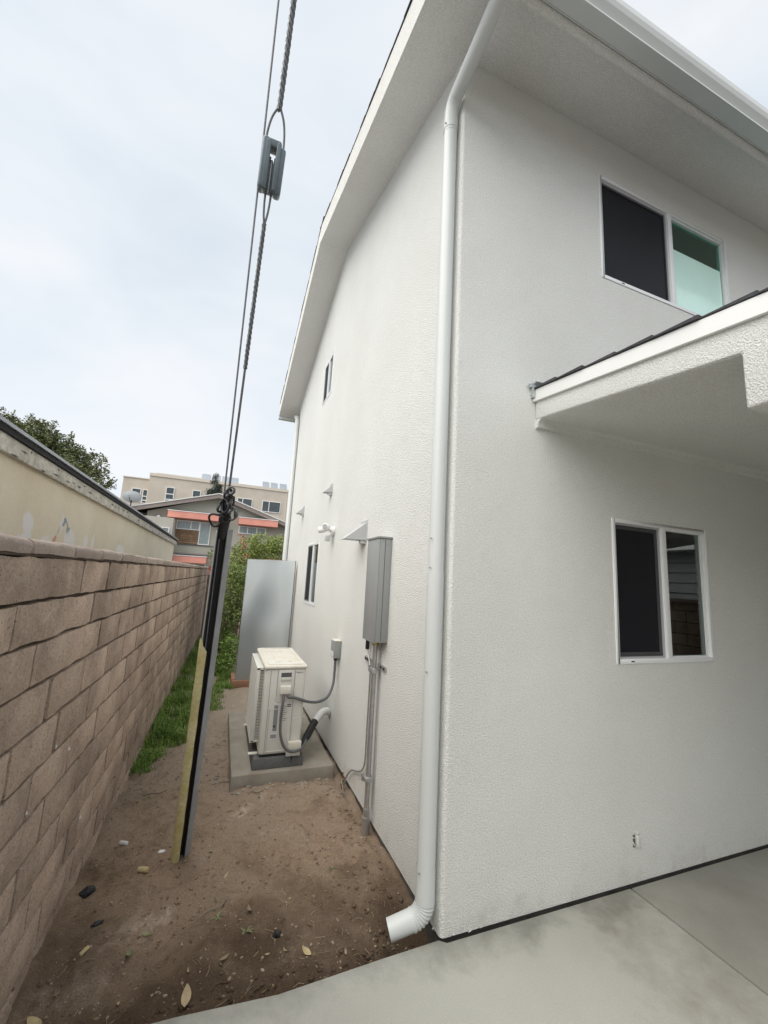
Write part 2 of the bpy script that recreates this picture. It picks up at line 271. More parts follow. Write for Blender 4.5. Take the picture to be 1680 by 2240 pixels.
def garagemat():
    b = mat('cream_garage_render', (.70, .61, .46), .9, col2=(.80, .73, .59), vscale=1.2, fine=.06, fscale=30, bump=.3, bscale=50, spec=.2)
    t = b.node_tree; nn = t.nodes.new; lk = t.links.new; P = t.nodes['Principled BSDF']; cur = P.inputs['Base Color'].links[0].from_socket
    geo = nn('ShaderNodeNewGeometry')
    dn = nn('ShaderNodeTexNoise'); dn.inputs['Scale'].default_value = 5; dn.inputs['Detail'].default_value = 3; lk(geo.outputs['Position'], dn.inputs['Vector'])
    ds = nn('ShaderNodeVectorMath'); ds.operation = 'MULTIPLY_ADD'; ds.inputs[1].default_value = (.22, .22, .22); lk(dn.outputs[1], ds.inputs[0]); lk(geo.outputs['Position'], ds.inputs[2])
    def blob(cur, y, z, ry_, rz_, col, amt):
        mp = nn('ShaderNodeMapping'); mp.vector_type = 'POINT'; mp.inputs['Location'].default_value = (0, -(y + .11) / ry_, -(z + .11) / rz_); mp.inputs['Scale'].default_value = (0, 1 / ry_, 1 / rz_)
        lk(ds.outputs[0], mp.inputs[0]); ln = nn('ShaderNodeVectorMath'); ln.operation = 'LENGTH'; lk(mp.outputs[0], ln.inputs[0])
        r = nn('ShaderNodeMapRange'); r.inputs[1].default_value = 1.1; r.inputs[2].default_value = .8; r.inputs[3].default_value = 0; r.inputs[4].default_value = amt; lk(ln.outputs[1], r.inputs[0])
        c = nn('ShaderNodeMix'); c.data_type = 'RGBA'; c.inputs['B'].default_value = (*col, 1); lk(r.outputs[0], c.inputs['Factor']); lk(cur, c.inputs['A']); return c.outputs['Result']
    for a in [(2.3, 1.97, .10, .09, (.80, .77, .76), .95), (2.25, 1.86, .12, .05, (.8,.77,.76), .9), (2.72, 1.84, .16, .07, (.80, .77, .76), .9), (3.0, 2.02, .05, .13, (.78, .74, .74), .8),
              (3.12, 2.05, .10, .018, (.16, .25, .34), .8), (3.22, 1.98, .035, .08, (.18, .27, .36), .75), (3.3, 1.9, .16, .09, (.80, .77, .77), .85), (2.93, 1.87, .05, .03, (.55, .20, .17), .7), (2.98, 1.97, .025, .07, (.45, .25, .22), .5),
              (3.85, 1.9, .07, .1, (.80, .78, .76), .85), (4.15, 1.9, .06, .11, (.80,.78,.76), .85), (5.6, 1.9, .3, .08, (.82,.80,.78), .85)]:
        cur = blob(cur, *a)
    lk(cur, P.inputs['Base Color'])
    return b
M['garage'] = garagemat()

# ------------------------------------------------------------------ helpers
def link(o, parent=None):
    COL.objects.link(o)
    if parent is not None: o.parent = parent
    return o
def tag(o, label=None, cat=None, group=None, kind=None):
    if label: o['label'] = label
    if cat: o['category'] = cat
    if group: o['group'] = group
    if kind: o['kind'] = kind
    return o
def empty(name, loc=(0, 0, 0), rz=0):
    o = bpy.data.objects.new(name, None); o.empty_display_size = .1; o.location = loc; o.rotation_euler = (0, 0, rz); COL.objects.link(o); return o

class MB:
    def __init__(s): s.v = []; s.f = []; s.m = []
    def add(s, vs, fs, mi=0):
        o = len(s.v); s.v += [tuple(v) for v in vs]; s.f += [tuple(i + o for i in f) for f in fs]; s.m += [mi] * len(fs); return s
    def box(s, a, b, mi=0, mtx=None):
        x0, y0, z0 = a; x1, y1, z1 = b
        vs = [(x0, y0, z0), (x1, y0, z0), (x1, y1, z0), (x0, y1, z0), (x0, y0, z1), (x1, y0, z1), (x1, y1, z1), (x0, y1, z1)]
        if mtx is not None: vs = [mtx @ Vector(v) for v in vs]
        return s.add(vs, [(3, 2, 1, 0), (4, 5, 6, 7), (0, 1, 5, 4), (1, 2, 6, 5), (2, 3, 7, 6), (3, 0, 4, 7)], mi)
    def quad(s, *vs): return s.add(vs, [tuple(range(len(vs)))])
    def prism(s, poly, vec, mi=0):
        n = len(poly); a = [Vector(p) for p in poly]; b = [p + Vector(vec) for p in a]
        return s.add(a + b, [tuple(reversed(range(n))), tuple(range(n, 2 * n))] + [(i, (i + 1) % n, n + (i + 1) % n, n + i) for i in range(n)], mi)
    def tube(s, pts, r, n=10, mi=0, caps=True, rs=None):
        pts = [Vector(p) for p in pts]; rings = []; up = None
        for i, p in enumerate(pts):
            t = (pts[min(i + 1, len(pts) - 1)] - pts[max(i - 1, 0)]).normalized()
            if up is None: up = t.orthogonal().normalized()
            up = (up - t * up.dot(t)).normalized(); w = t.cross(up)
            rr = rs[i] if rs else r
            rings.append([p + (up * math.cos(2 * math.pi * k / n) + w * math.sin(2 * math.pi * k / n)) * rr for k in range(n)])
        o = [v for g_ in rings for v in g_]; f = []
        for i in range(len(pts) - 1):
            for k in range(n): f.append((i * n + k, i * n + (k + 1) % n, (i + 1) * n + (k + 1) % n, (i + 1) * n + k))
        if caps: f += [tuple(reversed(range(n))), tuple(range((len(pts) - 1) * n, len(pts) * n))]
        return s.add(o, f, mi)
    def build(s, name, mats, parent=None, smooth=False, bevel=0, seg=2, angle=40):
        me = bpy.data.meshes.new(name); me.from_pydata(s.v, [], s.f)
        if not isinstance(mats, (list, tuple)): mats = [mats]
        for q in mats: me.materials.append(q)
        if len(mats) > 1: me.polygons.foreach_set('material_index', s.m)
        if bevel:
            bm = bmesh.new(); bm.from_mesh(me); bmesh.ops.remove_doubles(bm, verts=bm.verts, dist=1e-5)
            ed = [e_ for e_ in bm.edges if len(e_.link_faces) == 2 and e_.calc_face_angle(0) > R(angle)]
            bmesh.ops.bevel(bm, geom=ed, offset=bevel, segments=seg, profile=.5, affect='EDGES', clamp_overlap=True)
            bm.to_mesh(me); bm.free(); smooth = True
        if smooth:
            me.polygons.foreach_set('use_smooth', [True] * len(me.polygons))
            try: me.set_sharp_from_angle(angle=R(35 if bevel else 55))
            except Exception: pass
        me.update()
        return link(bpy.data.objects.new(name, me), parent)

def spline(pts, n=8):
    P = [Vector(p) for p in pts]; P = [2 * P[0] - P[1]] + P + [2 * P[-1] - P[-2]]; o = []
    for i in range(1, len(P) - 2):
        for k in range(n):
            t = k / n; a, b, c, d_ = P[i - 1], P[i], P[i + 1], P[i + 2]
            o.append(.5 * ((2 * b) + (-a + c) * t + (2 * a - 5 * b + 4 * c - d_) * t * t + (-a + 3 * b - 3 * c + d_) * t ** 3))
    o.append(P[-2]); return o

# ------------------------------------------------------------------ ground
def hdirt(x, y):
    b = -.055 - .045 * min(1, max(0, -x / 1.6))
    if y < .5: b -= .045 * (1 - y / .5)
    b -= .10 * math.exp(-(((x + .14) / .16) ** 2 + ((y - .10) / .16) ** 2))
    b -= .05 * math.exp(-(((x + .85) / .12) ** 2 + ((y - .10) / .07) ** 2))
    b -= .02 * math.exp(-(x + .03) ** 2 / .003)
    b -= (.055 + .05 * noise.noise(Vector((x * 5, 2, 0)))) * math.exp(-((y - .03) / .05) ** 2)
    b += .03 * math.exp(-(((x + .12) / .15) ** 2 + ((y - .55) / .3) ** 2))
    b += .03 * math.exp(-(((x + .25) / .3) ** 2 + ((y - 1.6) / .18) ** 2))
    v = Vector((x, y, 0))
    b += .034 * noise.noise(v * 2.6) + .024 * noise.noise(v * 7 + Vector((3, 1, 2))) + .013 * noise.noise(v * 17) + .005 * abs(noise.noise(v * 41)) + .003 * noise.noise(v * 90)
    return b
xs = [-1.95 + i * .0135 for i in range(int(2.0 / .0135) + 1)]
ys = []; yy = -.12; st = .0135
while yy < 14:
    ys.append(yy); yy += st
    if yy > 2.5: st *= 1.012
mb = MB(); nx = len(xs)
mb.v = [(x, y, hdirt(x, y)) for y in ys for x in xs]
mb.f = [(j * nx + i, j * nx + i + 1, (j + 1) * nx + i + 1, (j + 1) * nx + i) for j in range(len(ys) - 1) for i in range(nx - 1)]; mb.m = [0] * len(mb.f)
tag(mb.build('alley_dirt', M['dirt'], smooth=True), kind='structure')
gm = MB(); gm.quad((-600, -600, -.32), (600, -600, -.32), (600, 900, -.32), (-600, 900, -.32))
tag(gm.build('ground', M['farground']), kind='structure')

pv = empty('pavement', (0, 0, -.011)); tag(pv, kind='structure')
PZ = -.10
def slab_piece(poly, m_='pave'):
    q = MB(); q.prism([(x, y, -.22) for x, y in poly], (0, 0, .22)); return q.build('slab', M[m_], pv, bevel=.003)
slab_piece([(-3.2, -3.2), (1.232, -3.2), (1.232, -.012), (.03, -.012), (.0, .012), (-.3, .003), (-.75, -.018), (-1.13, .012), (-1.70, .03), (-3.2, .03)])
slab_piece([(1.244, -3.2), (5.2, -3.2), (5.2, -.012), (1.244, -.012)], 'pave_shade')
slab_piece([(-3.2, -7.5), (1.232, -7.5), (1.232, -3.212), (-3.2, -3.212)])
slab_piece([(1.244, -7.5), (9.2, -7.5), (9.2, -3.212), (1.244, -3.212)])
slab_piece([(5.212, -3.2), (9.2, -3.2), (9.2, -.012), (5.212, -.012)], 'pave_shade')

# ------------------------------------------------------------------ the white house
HL, HD = 6.0, 6.2; EZ, SL = 5.175, .333
house = empty('white_house', (0, 0, 0))
tag(house, 'two storey white stucco house with gutters and sliding windows beside the alley', 'house')
def wall_sheet(holes, u0, u1, z0, z1, place, depth=.14):
    us = sorted({u0, u1} | {h[0] for h in holes} | {h[1] for h in holes}); zs = sorted({z0, z1} | {h[2] for h in holes} | {h[3] for h in holes})
    q = MB()
    for i in range(len(us) - 1):
        for j in range(len(zs) - 1):
            cu, cz = (us[i] + us[i + 1]) / 2, (zs[j] + zs[j + 1]) / 2
            if any(h[0] < cu < h[1] and h[2] < cz < h[3] for h in holes): continue
            for dd in (0, depth):
                q.quad(*[place(u, dd, z) for u, z in ((us[i], zs[j]), (us[i + 1], zs[j]), (us[i + 1], zs[j + 1]), (us[i], zs[j + 1]))])
    for a, b, c, e_ in holes:
        for (p, r_) in (((a, c), (b, c)), ((b, c), (b, e_)), ((b, e_), (a, e_)), ((a, e_), (a, c))):
            q.quad(place(p[0], 0, p[1]), place(r_[0], 0, r_[1]), place(r_[0], depth, r_[1]), place(p[0], depth, p[1]))
    return q
LW = (1.203, 2.148, 1.221, 2.147); UW = (1.196, 2.707, 3.926, 4.806)
SW = (3.384, 4.158, 1.272, 2.118); SU = (3.40, 3.96, 4.225, 4.86)
front = wall_sheet([LW, UW], .022, HL, .0, 5.30, lambda u, d_, z: (u, d_, z))
# chamfered bull-nose corner
cn = [(0 + .022 * (1 - math.cos(a)), .022 * (1 - math.sin(a))) for a in [R(k * 15) for k in range(7)]]
for i in range(6):
    (xa, ya), (xb, yb) = cn[i], cn[i + 1]
    front.quad((xa, ya, 0), (xb, yb, 0), (xb, yb, 5.3), (xa, ya, 5.3))
side = wall_sheet([SW, SU], .022, HD, .0, EZ, lambda u, d_, z: (d_, u, z))
pk = EZ + SL * HD / 2
for dd in (0, .14):
    side.quad((dd, .022, EZ), (dd, HD, EZ), (dd, HD, EZ + .1), (dd, HD / 2, pk + .1), (dd, .022, EZ + .1))
front.v += []; n0 = len(front.v)
allw = MB(); allw.add(front.v, front.f); allw.add(side.v, side.f)
allw.box((HL - .15, .14, 0), (HL, HD, EZ + .1)); allw.box((.0, HD, 0), (HL, HD + .14, EZ))
# bottom lips of the stucco
allw.quad((.022, 0, 0), (HL, 0, 0), (HL, .03, 0), (.022, .03, 0)); allw.quad((0, .022, 0), (.03, .022, 0), (.03, HD, 0), (0, HD, 0))
allw.quad((0, .022, 0), (.022, 0, 0), (.05, .05, 0))
wl_ = allw.build('wall', M['stucco'], house, smooth=False)
me = wl_.data
for p_ in me.polygons:
    c_ = p_.center
    if c_.x < .022 and c_.y < .022: p_.use_smooth = True
wg = MB(); wg.box((4.6, -1.45, .0), (HL - .02, -.001, 5.0)); wg.build('added_wing_wall', M['stucco'], house)  # unseen wing, added to darken the right end of the front wall
fd = MB(); fd.box((.022, .024, -.6), (HL - .02, HD - .02, -.002)); fd.build('foundation', M['found'], house)
fl = MB(); fl.box((.15, .15, 2.55), (HL - .16, HD - .01, 2.8)); fl.build('upper_floor', M['room'], house)
# crumbly stucco at the corner foot
cb = MB()
for i in range(9):
    a = rnd.random(); px_ = (.02 + a * .28, -.002 + rnd.uniform(-.004, .003)) if i % 2 else (rnd.uniform(-.003, .004), .02 + a * .12)
    s_ = rnd.uniform(.008, .02) * (1 - .5 * a); z_ = rnd.uniform(.002, .014)
    vs = [(px_[0] + rnd.uniform(-s_, s_), px_[1] + rnd.uniform(-.006, .006), z_ + rnd.uniform(-s_, s_) * .6) for _ in range(4)]
    cb.add(vs, [(0, 1, 2), (0, 2, 3), (0, 3, 1), (1, 3, 2)])
tag(cb.build('chipped_stucco', M['stucco'], house), kind='stuff')

# roof deck with rounded stucco eaves
rf = MB(); X0, X1 = -.385, HL + .4
TH = .27
y0, y1, ym = -.50, 6.70, 3.1
prof = []
rr = .027; zc = lambda y: EZ + SL * y
for k in range(9):      # rounded stucco bead hanging at the front eave
    a = R(180 + 180 * k / 8); prof.append((-.468 + rr * math.cos(a), zc(-.468) - .012 + rr * math.sin(a)))
prof = [(y0 + .005, zc(y0) + .03)] + prof
prof += [(-.432, zc(-.432))] + [(ym, EZ + SL * ym), (y1, EZ + SL * (HD - y1)), (y1, EZ + SL * (HD - y1) + TH), (ym, EZ + SL * ym + TH + .01), (y0, EZ + SL * y0 + TH)]
rf.prism([(X0, a, b) for a, b in prof], (X1 - X0, 0, 0))
o = rf.build('eave_soffit', M['soffit'], house, bevel=0)
# shingle courses
sh = MB(); sh.prism([(X0 - .008, 0, 0), (X0 - .008, .155, .0), (X0 - .008, .155, .004), (X0 - .008, .0, .012)], (X1 - X0 + .016, 0, 0))
sm = sh.build('shingle_course', M['shingle'], house)
L = (ym - y0) / math.cos(math.atan(SL)); nC = int(L / .14)
for k in range(nC + 1):
    for sgn in (1, -1):
        o = sm if (k == 0 and sgn == 1) else link(sm.copy(), house)
        t_ = k * .14
        if sgn == 1: o.location = (rnd.uniform(-.004, .004), y0 - .02 + t_ * math.cos(math.atan(SL)), EZ + SL * y0 + TH + .004 + t_ * math.sin(math.atan(SL))); o.rotation_euler = (math.atan(SL), 0, 0)
        else: o.location = (X0 + X1 + rnd.uniform(-.004, .004), y1 + .02 - t_ * math.cos(math.atan(SL)), EZ + SL * (HD - y1) + TH + .004 + t_ * math.sin(math.atan(SL))); o.rotation_euler = (math.atan(SL), 0, math.pi)
# gutter at the front eave
gp = [(-.512, 5.12), (-.512, 4.990), (-.600, 4.962), (-.612, 4.958), (-.612, 4.968), (-.596, 4.982), (-.604, 4.996), (-.630, 5.030), (-.640, 5.058), (-.640, 5.098), (-.628, 5.102), (-.628, 5.094), (-.634, 5.09), (-.634, 5.06), (-.624, 5.034), (-.596, 4.998), (-.59, 4.972), (-.518, 4.998), (-.518, 5.12)]
gt = MB(); gt.prism([(X0, a, b) for a, b in gp], (X1 - X0, 0, 0)); gt.build('gutter', M['gutter'], house)
gp2 = [(6.71, 5.10), (6.71, 4.95), (6.80, 4.95), (6.84, 5.05), (6.84, 5.10), (6.83, 5.10), (6.79, 4.96), (6.72, 4.96), (6.72, 5.10)]
gt = MB(); gt.prism([(X0, a, b) for a, b in gp2], (X1 - X0, 0, 0)); gt.build('gutter', M['gutter'], house)
dr_ = MB(); dr_.prism([(X0, -.515, 5.13), (X0, -.505, 5.0), (X0, -.5, 5.0), (X0, -.5, 5.29), (X0, -.53, 5.285), (X0, -.53, 5.275), (X0, -.515, 5.27)], (X1 - X0, 0, 0)); dr_.build('fascia', M['paint'], house)

# downspout at the near corner
def ringtube(pts, r, ribs=()):
    q = MB(); q.tube(pts, r, 20); return q
DX, DY, DR = -.055, .062, .046
top = [(DX, -.555, 4.97), (DX, -.53, 4.94), (DX, -.42, 4.90), (DX, -.05, 4.835), (DX, .02, 4.815), (DX, .055, 4.77), (DX, DY, 4.70), (DX, DY, 4.60)]
ds = MB(); ds.tube(spline(top, 4), DR * .97, 20)
ds.tube([(DX, DY, 4.62), (DX, DY, 1.70)], DR * .94, 20)
dso = ds.build('downspout', M['gutter'], house, smooth=True)
tag(dso, 'round white downspout at the near house corner')
q = MB(); q.tube([(DX, DY, 1.715), (DX, DY, .27)], DR, 20); q.build('lower_pipe', M['gutter'], dso, smooth=True)
q = MB(); q.tube([(DX, DY, 4.70), (DX, DY, 4.62)], DR * 1.03, 20); q.build('collar', M['gutter'], dso, smooth=True)
# crimped elbow
pts = []; rs = []
E0 = Vector((DX, DY, .26)); A = Vector((-1, .22, 0)).normalized(); nS = 44
pts.append(E0 + Vector((0, 0, .03))); rs.append(DR * 1.04); pts.append(E0 - Vector((0, 0, .10))); rs.append(DR * 1.04)
cc = E0 - Vector((0, 0, .125)); rb = .085
for k in range(nS + 1):
    a = R(72) * k / nS; p_ = cc + A * (rb - rb * math.cos(a)) + Vector((0, 0, -rb * math.sin(a)))
    pts.append(p_); rs.append(DR * (1.03 + .045 * (1 if (k % 6) < 3 else -.8)))
dirn = (A * math.sin(R(72)) + Vector((0, 0, -math.cos(R(72))))).normalized()
pts += [pts[-1] + dirn * .01, pts[-1] + dirn * .12]; rs += [DR, DR * .98]
q = MB(); q.tube(pts, 0, 22, rs=rs, caps=False)
inn = [r_ - .003 for r_ in rs]; q.tube(list(reversed(pts[-3:])), 0, 22, rs=list(reversed(inn[-3:])), caps=False)
q.build('elbow', M['gutter'], dso, smooth=True)
for z_ in (1.9, 1.74, 1.2, .27, 4.64):
    q = MB(); q.box((DX - .052, DY - .025, z_ - .003), (DX - .044, DY - .018, z_ + .003)); q.build('screw', M['boxgrey2'], dso)
# far downspout
q = MB(); q.tube([(-.05, 6.55, 4.98), (-.05, 6.35, 4.9), (-.05, 6.27, 4.8), (-.05, 6.27, -.05)], .045, 14)
tag(q.build('downspout', M['gutter'], house, smooth=True), 'far white downspout at the rear house corner')

# windows ---------------------------------------------------------------
def window(rect, side=False, lower=False, upper=False, split=.52):
    sh = -.018 if side else 0
    a, b, z0, z1 = rect; w, h = b - a, z1 - z0
    def fr(x0, x1, za, zb, d0, d1, t_): # rectangular ring
        q = MB(); q.box((x0, d0, za), (x0 + t_, d1, zb)); q.box((x1 - t_, d0, za), (x1, d1, zb)); q.box((x0 + t_, d0, za), (x1 - t_, d1, za + t_)); q.box((x0 + t_, d0, zb - t_), (x1 - t_, d1, zb)); return q
    f = fr(.0, w, 0, h, -.006, .09, .027)
    xs_ = w * split
    f.box((xs_ - .024, -.004, .027), (xs_ + .022, .085, h - .027))
    wo = f.build('window', M['vinyl'], house, bevel=.003)
    # track steps on the left opening
    q = fr(.027, xs_ - .024, .027, h - .027, .012, .08, .012); q.build('track', M['sashgrey'], wo)
    q = fr(.039, xs_ - .036, .039, h - .039, .022, .032, .026 if lower else .014); q.build('screen_frame', M['screenframe'] if not upper else M['black'], wo)
    q = MB(); q.box((.05, .026, .05), (xs_ - .047, .028, h - .05)); q.build('insect_screen', M['screen'], wo)
    q = MB(); q.box((.038, .052, .038), (xs_ - .035, .056, h - .038)); q.build('pane', M['glass'], wo)
    q = fr(xs_ + .022, w - .027, .027, h - .027, .012, .05, .010); q.build('sash', M['vinyl'], wo)
    q = MB(); q.box((xs_ + .031, .03, .036), (w - .036, .034, h - .036)); q.build('pane', M['greenglass'] if upper else M['glass'], wo)
    q = MB(); q.box((w * .13, -.0075, .010), (w * .13 + .028, -.0062, .017)); q.build('weep_hole', M['slotdark'], wo)
    if upper:
        q = MB(); q.box((xs_ + .033, .0272, .038), (w - .05, .0292, h * .655)); q.build('frosted_film', M['mint'], wo)
        q = MB(); q.box((xs_ + .05, .10, h * .655), (w - .06, .104, h - .05)); q.build('dark_shade', mat('dark_green_shade', (.03, .10, .06), .5), wo)
    if lower:
        q = MB()
        for k in range(9):
            q.box((w * .80 + k * .022, .12 + .01 * (k % 2), .05), (w * .80 + k * .022 + .020, .13 + .01 * (k % 2), h - .05))
        q.build('curtain', M['curtain'], wo)
    if side: [setattr(c_, 'location', (0, sh, 0)) for c_ in wo.children]; wo.location = (0, b, z0); wo.rotation_euler = (0, 0, -math.pi / 2)
    else: wo.location = (a, 0, z0)
    return wo
tag(window(LW, lower=True), 'ground floor sliding window under the porch roof')
tag(window(UW, upper=True), 'upstairs sliding window with mint frosted film')
tag(window(SW, side=True), 'ground floor sliding window on the alley wall')
tag(window(SU, side=True), 'small high window on the alley wall')
# plaster patches round a broken wall stub
q = MB()
for k in range(9):
    a = k * .7; px_, pz_ = 1.308 + .03 * math.cos(a), .219 + .045 * math.sin(a); s_ = rnd.uniform(.010, .02)
    vs = [(px_ + rnd.uniform(-s_, s_), rnd.uniform(-.014, .004), pz_ + rnd.uniform(-s_, s_)) for _ in range(5)]
    q.add(vs, [(0, 1, 2), (0, 2, 3), (0, 3, 4), (1, 2, 4), (2, 3, 4), (0, 1, 4)])
q.box((1.30, -.018, .19), (1.32, .002, .245))
q.build('wall_stub', M['stucco'], house, bevel=.003)
q = MB(); q.box((1.283, -.003, .185), (1.298, .001, .25)); q.box((1.321, -.004, .18), (1.33, .001, .2)); q.build('stub_gap', M['riser'], house)
# wall vents
def vent(y, z0, h, tip, w):
    q = MB(); q.add([(0, y, z0), (-tip, y, z0), (0, y, z0 + h), (0, y + w, z0), (-tip, y + w, z0), (0, y + w, z0 + h)], [(0, 1, 2), (5, 4, 3), (1, 4, 5, 2), (0, 3, 4, 1)])
    q.box((-.006, y - .02, z0 - .012), (0, y + w + .02, z0 + h + .02)); q.box((-.05, y + .01, z0 - .03), (0, y + .05, z0 - .002))
    return q.build('vent_hood', M['ventgrey'], house)
vent(1.46, 1.995, .16, .20, .15); vent(2.88, 2.68, .10, .10, .12); vent(4.78, 2.66, .12, .12, .13)

# ------------------------------------------------------------------ porch
por = empty('porch_canopy', (.58, 0, 0)); tag(por, 'stucco porch roof with shingles projecting from the front of the white house', 'porch')
PX = 0.0; PW = 5.0; ps = .118; ye = -3.0
top = lambda y: 2.895 + ps * y; bot = lambda y: 2.705 + ps * y
q = MB(); q.prism([(0, 0, bot(0)), (0, -1.10, bot(-1.10)), (0, -1.10, 2.352), (0, ye, 2.352), (0, ye, top(ye) - .05), (0, 0, top(0) - .05)], (.16, 0, 0)); q.build('side_beam', M['stucco'], por, bevel=.012, seg=3)
q = MB(); q.prism([(.16, -1.36, 2.352), (.16, -1.10, 2.352), (.16, -1.10, bot(-1.1)), (.16, -1.36, bot(-1.36))], (PW - .16, 0, 0)); q.build('front_beam', M['stucco'], por)
q = MB(); q.prism([(.014, 0, 2.7025), (.014, -1.099, bot(-1.099) - .0025), (.014, -1.099, bot(-1.099) + .05), (.014, 0, 2.75)], (PW - .014, 0, 0)); q.prism([(.16, -1.099, bot(-1.099)), (.16, ye, bot(ye)), (.16, ye, top(ye) - .06), (.16, 0, top(0) - .06), (.16, 0, 2.74)], (PW - .16, 0, 0)); q.build('ceiling', M['stucco'], por)
q = MB(); q.prism([(.0, -.0, 2.645), (.0, -.022, 2.650), (.0, -.03, 2.68), (.0, -.055, 2.70), (.0, -.0, 2.701)], (PW, 0, 0)); q.build('ledger_moulding', M['stucco'], por)
q = MB(); q.prism([(-.02, -.002, top(0) - .075), (-.02, ye, top(ye) - .075), (-.02, ye, top(ye)), (-.02, -.002, top(0))], (.019, 0, 0)); q.build('fascia', M['paint'], por)
q = MB(); q.prism([(-.028, .0, -.004), (-.028, -.20, -.004), (-.028, -.20, .013), (-.028, 0, .001)], (PW + .03, 0, 0))
s0 = q.build('shingle_course', M['shingle'], por)
for k in range(16):
    o = s0 if k == 0 else link(s0.copy(), por)
    y_ = -.0 - k * .195 - .004; o.location = (rnd.uniform(-.006, .004), y_, top(y_) + .008); o.rotation_euler = (math.atan(ps), 0, 0)
q = MB()
for k in range(7):
    a = k / 6; q.add([(-.05 + .03 * math.sin(k * 2), -.0 - .02 * a, 2.90 + .02 * a), (.02 + .08 * a, -.0 - .02 * a, 2.92 - .012 * a), (.03 + .08 * a, -.06 - .02 * (k % 2), 2.925 - .02 * a), (-.03, -.05 + .01 * k, 2.935 + .012 * math.sin(k * 3))], [(0, 1, 2, 3)])
q.box((-.035, -.03, 2.84), (-.022, -.001, 2.93)); q.build('crumpled_flashing', M['flash'], por)
q = MB(); q.box((PW - .3, -2.98, -.03), (PW - .08, -2.76, 2.352)); q.build('post', M['stucco'], por)
q = MB(); q.box((1.6, -2.98, -.03), (1.82, -2.76, 2.352)); q.build('post', M['stucco'], por)
q = MB(); q.prism([(.16, -3.0, 2.352), (.16, -2.74, 2.352), (.16, -2.74, bot(-2.74)), (.16, -3.0, bot(-3.0))], (PW - .16, 0, 0)); q.build('outer_beam', M['stucco'], por)
q = MB(); q.box((2.5, -3.14, -.014), (PW + .4, -3.005, 2.75)); q.build('added_screen_wall', M['siding'], por)  # out of view, added to block light from the wall under the porch

# ------------------------------------------------------------------ block wall
bw = empty('block_wall', (-1.7554, 0, 0), -.0212)
tag(bw, 'long brownish concrete block garden wall with cap blocks along the left side of the alley', 'wall')
ZR = [1.680, 1.517, 1.362, 1.195, 1.018, .840, .665, .490, .318, .135, -.045, -.225]
BL = .4105; Y0, Y1 = -2.6, 11.2
q = MB(); q.box((-.155, Y0, -.35), (-.022, Y1, 1.682)); q.build('mortar', M['mortar'], bw)
def blockverts(w, h, seed):
    r_ = random.Random(seed); NX, NZ = 5, 3; vs = []; g0 = .0075
    for j in range(NZ + 1):
        for i in range(NX + 1):
            y = w * i / NX; z = h * j / NZ
            edge = (i in (0, NX)) or (j in (0, NZ))
            y = min(max(y, g0), w - g0); z = min(max(z, g0), h - g0)
            vs.append((r_.uniform(-.0015, .003) + (-.001 if edge else .0035), y + r_.uniform(-.0035, .0035), z + r_.uniform(-.004, .004)))
    f = [(j * (NX + 1) + i, j * (NX + 1) + i + 1, (j + 1) * (NX + 1) + i + 1, (j + 1) * (NX + 1) + i) for j in range(NZ) for i in range(NX)]
    rim = [i for i in range(NX + 1)] + [(j) * (NX + 1) + NX for j in range(1, NZ + 1)] + [NZ * (NX + 1) + i for i in range(NX - 1, -1, -1)] + [j * (NX + 1) for j in range(NZ - 1, 0, -1)]
    n_ = len(vs); m_ = len(rim); vs += [vs[i] for i in rim] + [(-.03, vs[i][1], vs[i][2]) for i in rim]
    for k in range(m_): f.append((n_ + (k + 1) % m_, n_ + k, n_ + m_ + k, n_ + m_ + (k + 1) % m_))
    return vs, f
bm_cache = {}
def block_mesh(h, var):
    k = (round(h, 3), var)
    if k not in bm_cache:
        vs, f = blockverts(BL, h, hash(k) % 1000 + var * 31); me = bpy.data.meshes.new('block'); me.from_pydata(vs, [], f); me.materials.append(M['block'])
        me.polygons.foreach_set('use_smooth', [True] * 15 + [False] * (len(f) - 15)); bm_cache[k] = me
    return bm_cache[k]
far = MB(); nb = 0
for r_ in range(len(ZR) - 1):
    h = ZR[r_] - ZR[r_ + 1]; off = -.045 if r_ % 2 == 0 else -.243
    off += rnd.uniform(-.02, .02); k = int((Y0 - off) / BL) - 0
    y = off + k * BL
    while y < Y1 - BL:
        yj = y + rnd.uniform(-.006, .006); dx = rnd.uniform(-.003, .004)
        if y > Y0 and y < 6.0:
            o = bpy.data.objects.new('block', block_mesh(h, rnd.randrange(4))); o.location = (dx, yj, ZR[r_ + 1]); link(o, bw); nb += 1
        elif y >= 6.0:
            vs, f = blockverts(BL, h, rnd.randrange(999)); far.add([(a + dx, b + yj, c + ZR[r_ + 1]) for a, b, c in vs], f)
        y += BL
tag(far.build('far_blocks', M['block'], bw), kind='stuff')
